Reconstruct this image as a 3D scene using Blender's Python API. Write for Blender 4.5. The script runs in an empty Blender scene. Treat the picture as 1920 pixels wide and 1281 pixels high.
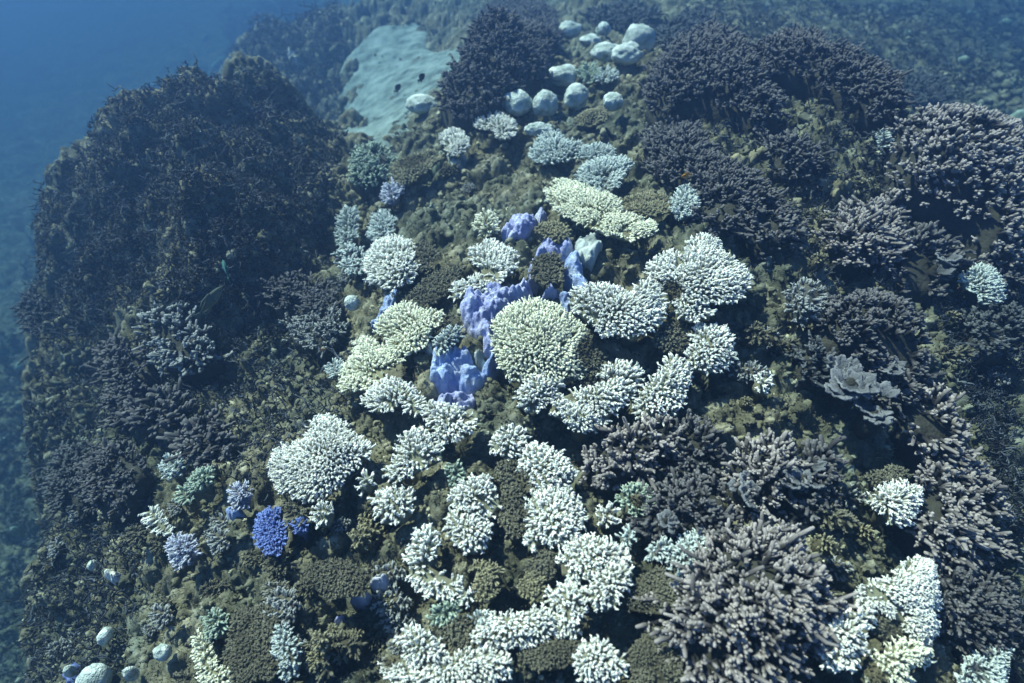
import bpy, bmesh, math, random
import numpy as np
from mathutils import Vector, Matrix, noise as mnoise

S = bpy.context.scene
COL = S.collection
RAD = math.radians

# ---------------------------------------------------------------- camera
CAM_Z = 1.5
PITCH = 46.0
TANX = 0.90
FPX = 960.0 / TANX                      # focal length in photo pixels (1920 wide)
cam_d = bpy.data.cameras.new('camera')
cam = bpy.data.objects.new('camera', cam_d); COL.objects.link(cam)
cam.location = (0, 0, CAM_Z)
cam.rotation_euler = (RAD(90 - PITCH), 0, 0)
cam_d.sensor_width = 36
cam_d.lens = 18.0 / TANX
cam_d.clip_start = 0.05
cam_d.clip_end = 400
S.camera = cam
cam_d.dof.use_dof = True; cam_d.dof.focus_distance = 2.0; cam_d.dof.aperture_fstop = 1.8

# ---------------------------------------------------------------- light
SUN_EL, SUN_AZ = 52.0, -48.0            # azimuth from +Y (camera heading) towards +X
w = bpy.data.worlds.new('World'); S.world = w
w.use_nodes = True
nt = w.node_tree; nt.nodes.clear()
wo = nt.nodes.new('ShaderNodeOutputWorld')
bg = nt.nodes.new('ShaderNodeBackground')
sky = nt.nodes.new('ShaderNodeTexSky'); sky.sky_type = 'NISHITA'; sky.sun_disc = False
sky.sun_elevation = RAD(SUN_EL); sky.sun_rotation = RAD(SUN_AZ)
tint = nt.nodes.new('ShaderNodeMix'); tint.data_type = 'RGBA'; tint.blend_type = 'MULTIPLY'
tint.inputs[0].default_value = 1.0
tint.inputs[7].default_value = (0.36, 0.62, 1.0, 1)       # daylight after a few metres of sea water
nt.links.new(sky.outputs[0], tint.inputs[6])
nt.links.new(tint.outputs[2], bg.inputs[0])
bg.inputs[1].default_value = 0.10
nt.links.new(bg.outputs[0], wo.inputs[0])

sl = bpy.data.lights.new('sun', 'SUN'); so = bpy.data.objects.new('sun', sl); COL.objects.link(so)
sl.energy = 5.0; sl.angle = RAD(1.2); sl.color = (0.95, 1.0, 0.83)
az = RAD(SUN_AZ)
sdir = Vector((math.sin(az) * math.cos(RAD(SUN_EL)), math.cos(az) * math.cos(RAD(SUN_EL)), math.sin(RAD(SUN_EL))))
so.rotation_euler = sdir.to_track_quat('Z', 'Y').to_euler()
so.location = (-3, 3, 8)

S.view_settings.view_transform = 'Standard'
S.view_settings.look = 'None'
S.view_settings.gamma = 1.0
S.view_settings.exposure = 1.28
S.render.engine = 'CYCLES'
S.cycles.use_denoising = True
S.cycles.volume_bounces = 1
S.cycles.max_bounces = 6
S.cycles.diffuse_bounces = 3

HAZE_DENSITY = 0.155

# ---------------------------------------------------------------- helpers: rays, noise
cp, sp_ = math.cos(RAD(PITCH)), math.sin(RAD(PITCH))

def rays(px):
    px = np.atleast_2d(np.asarray(px, float))
    x = (px[:, 0] - 960.0) / FPX
    y = (640.5 - px[:, 1]) / FPX
    return np.stack([x, cp + y * sp_, -sp_ + y * cp], 1)

def hash2(i, j, k):
    n = (i.astype(np.int64) * 374761393 + j.astype(np.int64) * 668265263 + k * 2147483647) & 0xffffffff
    n = ((n ^ (n >> 13)) * 1274126177) & 0xffffffff
    n = (n ^ (n >> 16)) & 0xffffffff
    return n / 4294967295.0

def vnoise(x, y, k=0):
    xi = np.floor(x); yi = np.floor(y); fx = x - xi; fy = y - yi
    fx = fx * fx * (3 - 2 * fx); fy = fy * fy * (3 - 2 * fy)
    a = hash2(xi, yi, k); b = hash2(xi + 1, yi, k); c = hash2(xi, yi + 1, k); d = hash2(xi + 1, yi + 1, k)
    return (a * (1 - fx) + b * fx) * (1 - fy) + (c * (1 - fx) + d * fx) * fy

def fbm(x, y, k=0, o=4):
    s = 0; a = 0.5
    for i in range(o):
        s = s + a * vnoise(x, y, k + i * 7); x = x * 2.03 + 3.1; y = y * 2.03 + 1.7; a *= 0.5
    return s

def lumps(x, y, cell, k=0, rmin=0.35, rmax=0.75):
    """overlapping round knobs: height 0..1, zero in the gaps between them"""
    u = x / cell; v = y / cell
    ui = np.floor(u); vi = np.floor(v)
    best = np.zeros_like(u)
    for di in (-1, 0, 1):
        for dj in (-1, 0, 1):
            a = ui + di; b = vi + dj
            cx = a + hash2(a, b, k); cy = b + hash2(a, b, k + 11)
            r = rmin + (rmax - rmin) * hash2(a, b, k + 23)
            d2 = ((u - cx) ** 2 + (v - cy) ** 2) / (r * r)
            best = np.maximum(best, np.sqrt(np.clip(1 - d2, 0, 1)) * r / rmax)
    return best

def sstep(a, b, x):
    t = np.clip((x - a) / (b - a), 0, 1)
    return t * t * (3 - 2 * t)

# ---------------------------------------------------------------- the shape of the reef
# pixel of the photograph and the height the reef has there; optional (metres further back, height there)
CTRL = [
 (960,640,.08),(960,400,.04),(960,900,.02),(960,1270,.0),(1300,500,.14),(1300,900,-.06),(1420,1130,.06),
 (1600,600,.02),(1640,430,-.04),(1800,300,.1),(1850,700,-.22),(1900,1000,-.36),(1900,500,-.18),(1800,1240,-.2),
 (1690,1100,-.05),(1340,130,.1),(1570,120,.12),(1530,215,-.3),(1200,90,-.02),(1060,180,-.08),(1400,25,-.6),
 (930,70,.13),(990,130,-.1),(850,180,-.1),(745,150,-.9),(700,225,-.9),(745,70,-1.0),(690,300,-.28),(650,400,-.35),(640,290,-.7),
 (500,420,-.2),(590,480,-.5),(350,350,-.02),(200,350,-.25),(110,420,-.6),(250,215,-.25,1.2,-2.5),(400,150,-.1,1.5,-1.9),(550,150,-.1,1.6,-1.4),
 (80,400,-.75,1.0,-3.2),(140,300,-.5,1.2,-3.2),(300,500,-.5),(330,620,-.45),(500,620,-.5),(600,700,-.28),(200,650,-.8),(60,650,-1.5,1.2,-3.5),
 (500,850,-.12),(700,750,-.02),(700,600,-.15),(300,850,-.5),(150,900,-.9),(40,900,-1.6,1.2,-3.6),
 (500,1100,-.18),(300,1100,-.5),(150,1150,-.9),(30,1150,-1.5,1.2,-3.5),(500,1275,-.2),(300,1265,-.45),(120,1270,-.85,1.2,-3),
 (640,30,-1.0),(470,60,-1.4),(560,60,-1.3),(1100,10,-.6),(1250,10,-.55),(1600,20,-1.2),(1800,100,-1.3),(1890,230,-1.1),(800,20,-.9),
 (720,520,-.1),(1150,300,.0),(1130,800,-.05),(770,400,-.2),(900,250,-.12),(1480,760,-.02),
]
XY = []; ZZ = []
for c in CTRL:
    r = rays([c[:2]])[0]; t = (CAM_Z - c[2]) / -r[2]
    p = r * t; XY.append((p[0], p[1])); ZZ.append(c[2])
    if len(c) > 3:
        u = p[:2] / np.linalg.norm(p[:2])
        q = p[:2] + u * c[3]; XY.append(tuple(q)); ZZ.append(c[4])
for q in [(-9,3,-5.5),(-9,9,-5.5),(-6,-1,-4.5),(-5,13,-4.0),(-9,-3,-5.5),(-2,16,-2.6),(3,16,-1.8),(9,12,-2.0),(9,5,-2.2),(7,0,-1.6),(0,-3,-.2),(-3,-3,-1.2),(3,-3,-.4),
          (-20,8,-7.5),(-20,24,-7.5),(0,26,-3.0),(16,22,-3.0),(18,6,-3.2),(-4,20,-4.5)]:
    XY.append(q[:2]); ZZ.append(q[2])
XY = np.array(XY); ZZ = np.array(ZZ)
def _phi(r2): return np.sqrt(r2 + 0.12 ** 2)
_A = _phi(((XY[:, None] - XY[None]) ** 2).sum(2))
_n = len(XY)
_M = np.zeros((_n + 1, _n + 1)); _M[:_n, :_n] = _A - np.eye(_n) * 0.02; _M[:_n, _n] = 1; _M[_n, :_n] = 1
_W = np.linalg.solve(_M, np.append(ZZ, 0))

def base(x, y):
    x = np.asarray(x, float); y = np.asarray(y, float)
    sh = x.shape; x = x.ravel(); y = y.ravel()
    out = np.full(x.shape, _W[-1])
    for i in range(_n):
        out += _W[i] * np.sqrt((x - XY[i, 0]) ** 2 + (y - XY[i, 1]) ** 2 + 0.0144)
    return np.maximum(out, -8.0).reshape(sh)

def hit(px, h=0.0):
    """points where the photo's sight lines meet the smooth reef raised by h, and their depth"""
    r = rays(px); rl = np.linalg.norm(r, axis=1); r = r / rl[:, None]
    n = len(r); t = np.full(n, 0.5); done = np.zeros(n, bool); prev = t.copy()
    while not done.all() and t.max() < 40:
        p = r * t[:, None]
        below = (CAM_Z + p[:, 2]) < base(p[:, 0], p[:, 1]) + h
        done |= below
        prev = np.where(done, prev, t)
        t = np.where(done, t, t + 0.05 + 0.01 * t)
    lo, hi = prev, t
    for _ in range(18):
        m = (lo + hi) / 2; p = r * m[:, None]
        b = (CAM_Z + p[:, 2]) < base(p[:, 0], p[:, 1]) + h
        hi = np.where(b, m, hi); lo = np.where(b, lo, m)
    p = r * hi[:, None]; p[:, 2] += CAM_Z
    return p, hi / rl

def nrm(x, y):
    e = 0.04
    gx = (base(x + e, y) - base(x - e, y)) / (2 * e); gy = (base(x, y + e) - base(x, y - e)) / (2 * e)
    n = np.stack([-gx, -gy, np.ones_like(gx)], -1)
    return n / np.linalg.norm(n, axis=-1, keepdims=True)

def poly_dist(pts, poly):
    """inside flag, distance to outline and nearest outline point"""
    P = np.asarray(pts)[:, None, :]; A = poly[None]; B = np.roll(poly, -1, 0)[None]
    ab = B - A; t = np.clip(((P - A) * ab).sum(2) / np.maximum((ab ** 2).sum(2), 1e-12), 0, 1)
    q = A + ab * t[..., None]; d = np.linalg.norm(P - q, axis=2)
    k = d.argmin(1); i = np.arange(len(d))
    x = P[:, 0, 0][:, None]; y = P[:, 0, 1][:, None]
    ya, yb = A[..., 1], B[..., 1]; xa, xb = A[..., 0], B[..., 0]
    c = ((ya > y) != (yb > y)) & (x < (xb - xa) * (y - ya) / np.where(yb == ya, 1e-9, yb - ya) + xa)
    return c.sum(1) % 2 == 1, d[i, k], q[i, k]

SANDPX = [(652,235),(655,150),(672,100),(700,70),(745,35),(770,60),(765,95),(800,105),(835,95),(850,125),(820,160),(770,200),(735,225),(690,255)]
SAND = hit(SANDPX, 0.0)[0][:, :2]

def rough(x, y):
    """relief of the reef rock over the smooth shape"""
    wx = x + 0.05 * (fbm(x * 6, y * 6, 3) - .5); wy = y + 0.05 * (fbm(x * 6, y * 6, 9) - .5)
    z = 0.085 * lumps(wx, wy, 0.24, 1) + 0.055 * lumps(wx, wy, 0.10, 2) + 0.028 * lumps(wx, wy, 0.042, 3, .3, .7)
    z += 0.10 * (fbm(x * 2.2, y * 2.2, 21) - .5) + 0.035 * (fbm(x * 16, y * 16, 31) - .5)
    d = np.hypot(x, y - 1.5)
    z += 0.5 * sstep(4, 9, d) * (fbm(x * .9, y * .9, 41) - .5)
    z += 0.22 * sstep(-.8, -1.6, x) * sstep(1.2, 2.2, y) * (lumps(x + .2 * fbm(x * 3, y * 3, 51), y, .55, 52, .4, .8) + .6 * lumps(x, y + .1 * fbm(x * 6, y * 6, 53), .24, 54, .4, .8) - .7)
    return z - 0.13

def surf(x, y): return base(x, y) + rough(x, y)

# ---------------------------------------------------------------- helpers: meshes
class Acc:
    def __init__(s): s.v = []; s.f = []; s.tip = []; s.dead = []; s.n = 0
    def add(s, v, faces, tip=0.0, dead=0.0):
        v = np.asarray(v, float).reshape(-1, 3)
        s.v.append(v)
        for f in faces:
            if len(f): s.f.append(np.asarray(f, np.int64) + s.n)
        s.tip.append(np.broadcast_to(np.asarray(tip, float), (len(v),)))
        s.dead.append(np.broadcast_to(np.asarray(dead, float), (len(v),)))
        s.n += len(v)
    def tubes(s, P, R, sides=5, tip=None, dead=0.0, flat=1.0):
        P = np.asarray(P, float); N, K, _ = P.shape
        if N == 0: return
        R = np.broadcast_to(R, (N, K))
        T = np.gradient(P, axis=1); T /= np.linalg.norm(T, axis=2, keepdims=True) + 1e-9
        d = P[:, -1] - P[:, 0]
        ref = np.where(np.abs(d[:, 2:3]) > 0.8 * np.linalg.norm(d, axis=1, keepdims=True), [[1., .2, 0]], [[0., 0, 1.]])
        u0 = np.cross(d, ref); u0 /= np.linalg.norm(u0, axis=1, keepdims=True) + 1e-9
        U = u0[:, None] - (u0[:, None] * T).sum(2, keepdims=True) * T
        U /= np.linalg.norm(U, axis=2, keepdims=True) + 1e-9
        V = np.cross(T, U)
        a = np.arange(sides) / sides * 2 * np.pi
        ring = (P[:, :, None] + R[:, :, None, None] * (U[:, :, None] * np.cos(a)[None, None, :, None] * flat + V[:, :, None] * np.sin(a)[None, None, :, None]))
        end = P[:, -1] + T[:, -1] * R[:, -1:] * 0.8
        v = np.concatenate([ring.reshape(N, K * sides, 3), end[:, None]], 1)
        m = K * sides + 1
        i = np.arange(N)[:, None, None] * m; k = np.arange(K - 1)[None, :, None] * sides; j = np.arange(sides)[None, None]; j2 = (j + 1) % sides
        q = np.stack([i + k + j, i + k + j2, i + k + sides + j2, i + k + sides + j], -1).reshape(-1, 4)
        b = np.arange(N)[:, None] * m; jj = np.arange(sides)[None]; l = (K - 1) * sides
        t = np.stack([b + l + jj, b + l + (jj + 1) % sides, b + K * sides + 0 * jj], -1).reshape(-1, 3)
        if tip is None: tip = np.linspace(0, 1, K)[None].repeat(N, 0)
        tip = np.broadcast_to(tip, (N, K))
        tv = np.concatenate([np.repeat(tip, sides, 1), tip[:, -1:]], 1).ravel()
        dv = np.repeat(np.broadcast_to(dead, (N,)), m)
        s.add(v.reshape(-1, 3), [q, t], tv, dv)
    def build(s, name, m, parent=None, smooth=True, origin=None):
        me = bpy.data.meshes.new(name)
        v = np.concatenate(s.v)
        if origin is not None: v = v - np.asarray(origin)
        me.vertices.add(len(v)); me.vertices.foreach_set('co', v.ravel())
        lv = np.concatenate([f.ravel() for f in s.f]); tot = np.concatenate([np.full(len(f), f.shape[1]) for f in s.f])
        me.loops.add(len(lv)); me.loops.foreach_set('vertex_index', lv.astype(np.int32))
        st = np.concatenate([[0], np.cumsum(tot)[:-1]])
        me.polygons.add(len(tot)); me.polygons.foreach_set('loop_start', st.astype(np.int32)); me.polygons.foreach_set('loop_total', tot.astype(np.int32))
        if smooth: me.polygons.foreach_set('use_smooth', np.ones(len(tot), bool))
        for nm, arr in (('tip', s.tip), ('dead', s.dead)):
            at = me.attributes.new(nm, 'FLOAT', 'POINT'); at.data.foreach_set('value', np.concatenate(arr).astype(np.float32))
        me.update(calc_edges=True); me.validate()
        me.materials.append(m)
        o = bpy.data.objects.new(name, me); COL.objects.link(o)
        if parent is not None: o.parent = parent
        elif origin is not None: o.location = origin
        return o

def tag(o, label, cat, group=None, kind=None):
    if label: o['label'] = label
    if cat: o['category'] = cat
    if group: o['group'] = group
    if kind: o['kind'] = kind
    return o

def thing(name, loc, label, cat, group=None):
    o = bpy.data.objects.new(name, None); COL.objects.link(o)
    o.location = loc; o.empty_display_size = 0.05
    return tag(o, label, cat, group)

# ---------------------------------------------------------------- materials
def newmat(name, rough_=0.85):
    m = bpy.data.materials.new(name); m.use_nodes = True
    b = m.node_tree.nodes['Principled BSDF']; b.inputs['Roughness'].default_value = rough_
    b.inputs['Specular IOR Level'].default_value = 0.25
    return m, m.node_tree, b

def ramp(nt, fac, stops):
    r = nt.nodes.new('ShaderNodeValToRGB'); e = r.color_ramp.elements
    while len(e) < len(stops): e.new(0.5)
    for i, (p, c) in enumerate(stops): e[i].position = p; e[i].color = (*c, 1)
    nt.links.new(fac, r.inputs[0]); return r.outputs[0]

def noise_n(nt, scale, detail=5, rough_=0.6, dist=0.0):
    tc = nt.nodes.new('ShaderNodeNewGeometry')
    n = nt.nodes.new('ShaderNodeTexNoise'); n.inputs['Scale'].default_value = scale; n.inputs['Detail'].default_value = detail
    n.inputs['Roughness'].default_value = rough_; n.inputs['Distortion'].default_value = dist
    nt.links.new(tc.outputs['Position'], n.inputs['Vector']); return n.outputs[0]

def mixc(nt, fac, a, b, mode='MIX'):
    x = nt.nodes.new('ShaderNodeMix'); x.data_type = 'RGBA'; x.blend_type = mode
    for sck, val in ((x.inputs[0], fac), (x.inputs[6], a), (x.inputs[7], b)):
        if isinstance(val, (int, float)): sck.default_value = val
        elif isinstance(val, tuple): sck.default_value = (*val, 1) if len(val) == 3 else val
        else: nt.links.new(val, sck)
    return x.outputs[2]

def bump(nt, b, h, dist=0.004, strength=0.8):
    n = nt.nodes.new('ShaderNodeBump'); n.inputs['Distance'].default_value = dist; n.inputs['Strength'].default_value = strength
    nt.links.new(h, n.inputs['Height']); nt.links.new(n.outputs[0], b.inputs['Normal'])

def attr(nt, name):
    a = nt.nodes.new('ShaderNodeAttribute'); a.attribute_name = name; return a.outputs['Fac']

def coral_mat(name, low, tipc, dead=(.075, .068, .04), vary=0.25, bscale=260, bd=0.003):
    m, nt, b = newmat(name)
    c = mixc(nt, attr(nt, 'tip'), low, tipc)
    v = ramp(nt, noise_n(nt, 14, 4), [(.3, (1 - vary,) * 3), (.7, (1, 1, 1))])
    c = mixc(nt, 1.0, c, v, 'MULTIPLY')
    dn = ramp(nt, noise_n(nt, 90, 3), [(.3, tuple(x * .6 for x in dead)), (.7, tuple(x * 1.5 for x in dead))])
    c = mixc(nt, attr(nt, 'dead'), c, dn)
    nt.links.new(c, b.inputs['Base Color'])
    bump(nt, b, noise_n(nt, bscale, 3), bd)
    return m

def crust_mat(name, lowc, midc, palec):
    m, nt, b = newmat(name)
    c = ramp(nt, noise_n(nt, 26, 6, .65, .3), [(.33, lowc), (.5, midc), (.68, palec)])
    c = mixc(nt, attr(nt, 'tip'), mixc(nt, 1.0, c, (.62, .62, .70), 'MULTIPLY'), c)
    c = mixc(nt, ramp(nt, noise_n(nt, 60, 5, .7), [(.60, (0, 0, 0)), (.67, (.8, .8, .8))]), c, (.14, .14, .12))
    nt.links.new(c, b.inputs['Base Color']); bump(nt, b, noise_n(nt, 95, 6, .75), .016, 1.0)
    return m

M = {}
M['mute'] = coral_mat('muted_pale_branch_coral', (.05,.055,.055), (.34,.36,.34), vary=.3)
M['white']  = coral_mat('bleached_white_coral', (.20,.21,.14), (.86,.87,.79), vary=.32)  # pale tips are real; low tint also darkened to paint shade between fingers
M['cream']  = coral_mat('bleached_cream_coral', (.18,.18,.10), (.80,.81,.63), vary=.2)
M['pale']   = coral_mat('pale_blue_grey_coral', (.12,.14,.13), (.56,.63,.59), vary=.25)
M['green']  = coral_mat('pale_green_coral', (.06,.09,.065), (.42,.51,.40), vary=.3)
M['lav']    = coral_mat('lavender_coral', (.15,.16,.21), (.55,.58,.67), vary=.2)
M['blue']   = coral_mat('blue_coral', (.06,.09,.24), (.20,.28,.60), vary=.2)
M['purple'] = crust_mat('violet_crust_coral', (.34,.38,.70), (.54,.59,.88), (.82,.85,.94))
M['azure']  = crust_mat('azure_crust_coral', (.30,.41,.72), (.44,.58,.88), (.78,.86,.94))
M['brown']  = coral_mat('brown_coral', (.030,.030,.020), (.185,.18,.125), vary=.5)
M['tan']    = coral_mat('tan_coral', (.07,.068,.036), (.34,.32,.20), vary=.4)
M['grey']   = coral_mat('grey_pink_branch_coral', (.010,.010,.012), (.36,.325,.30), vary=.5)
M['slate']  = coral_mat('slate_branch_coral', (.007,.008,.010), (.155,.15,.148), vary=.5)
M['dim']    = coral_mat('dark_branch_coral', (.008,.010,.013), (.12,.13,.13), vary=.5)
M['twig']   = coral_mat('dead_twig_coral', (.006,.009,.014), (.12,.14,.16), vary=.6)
M['leaf']   = coral_mat('grey_leaf_coral', (.06,.065,.07), (.19,.20,.21), vary=.6, bscale=120, bd=.008)
M['boulder']= coral_mat('white_boulder_coral', (.22,.28,.24), (.80,.88,.82), vary=.4, bscale=90, bd=.02)
M['core']   = coral_mat('coral_base_painted_shade', (.03,.03,.022), (.05,.05,.035), vary=.5, bscale=60, bd=.01)  # near-black base: shade between the branches is put into its colour

def rock_mat(name, k=1.0):
    m, nt, b = newmat(name, .95)
    a = ramp(nt, noise_n(nt, 9, 8, .65, .4), [(.28, (.025*k,.025*k,.016*k)), (.40, (.070*k,.069*k,.042*k)), (.52, (.13*k,.125*k,.080*k)), (.64, (.28*k,.27*k,.19*k))])
    c = mixc(nt, ramp(nt, noise_n(nt, 1.6, 3), [(.42, (0,0,0)), (.6, (1,1,1))]), a, mixc(nt, 1.0, a, (.62,.72,.80), 'MULTIPLY'))
    c = mixc(nt, ramp(nt, noise_n(nt, 22, 5, .7), [(.60, (0,0,0)), (.72, (.75,.75,.75))]), c, (.27*k,.25*k,.17*k))
    c = mixc(nt, ramp(nt, noise_n(nt, 6.3, 5, .7, 1), [(.66, (0,0,0)), (.74, (.5,.5,.5))]), c, (.20*k,.13*k,.12*k))
    nt.links.new(c, b.inputs['Base Color'])
    bump(nt, b, noise_n(nt, 70, 6, .7), .012, 1.0)
    return m
M['rock'] = rock_mat('algae_covered_rock')
M['rubble'] = rock_mat('algae_covered_rubble', 1.25)
m, nt_, b_ = newmat('pale_sand', .95)
nt_.links.new(ramp(nt_, noise_n(nt_, 6, 6, .6), [(.32, (.045,.065,.06)), (.46, (.115,.155,.14)), (.65, (.21,.265,.245))]), b_.inputs['Base Color'])
bump(nt_, b_, noise_n(nt_, 30, 5), .02)
M['sand'] = m


def ell(cx, cy, rx, ry=None, rot=0, n=14, seed=0):
    ry = ry or rx; r = random.Random(seed + int(cx * 7 + cy))
    out = []
    for i in range(n):
        a = 2 * math.pi * i / n; k = 1 + r.uniform(-.12, .12)
        x, y = rx * k * math.cos(a), ry * k * math.sin(a); c, s = math.cos(RAD(rot)), math.sin(RAD(rot))
        out.append((cx + x * c - y * s, cy + x * s + y * c))
    return out

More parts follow.
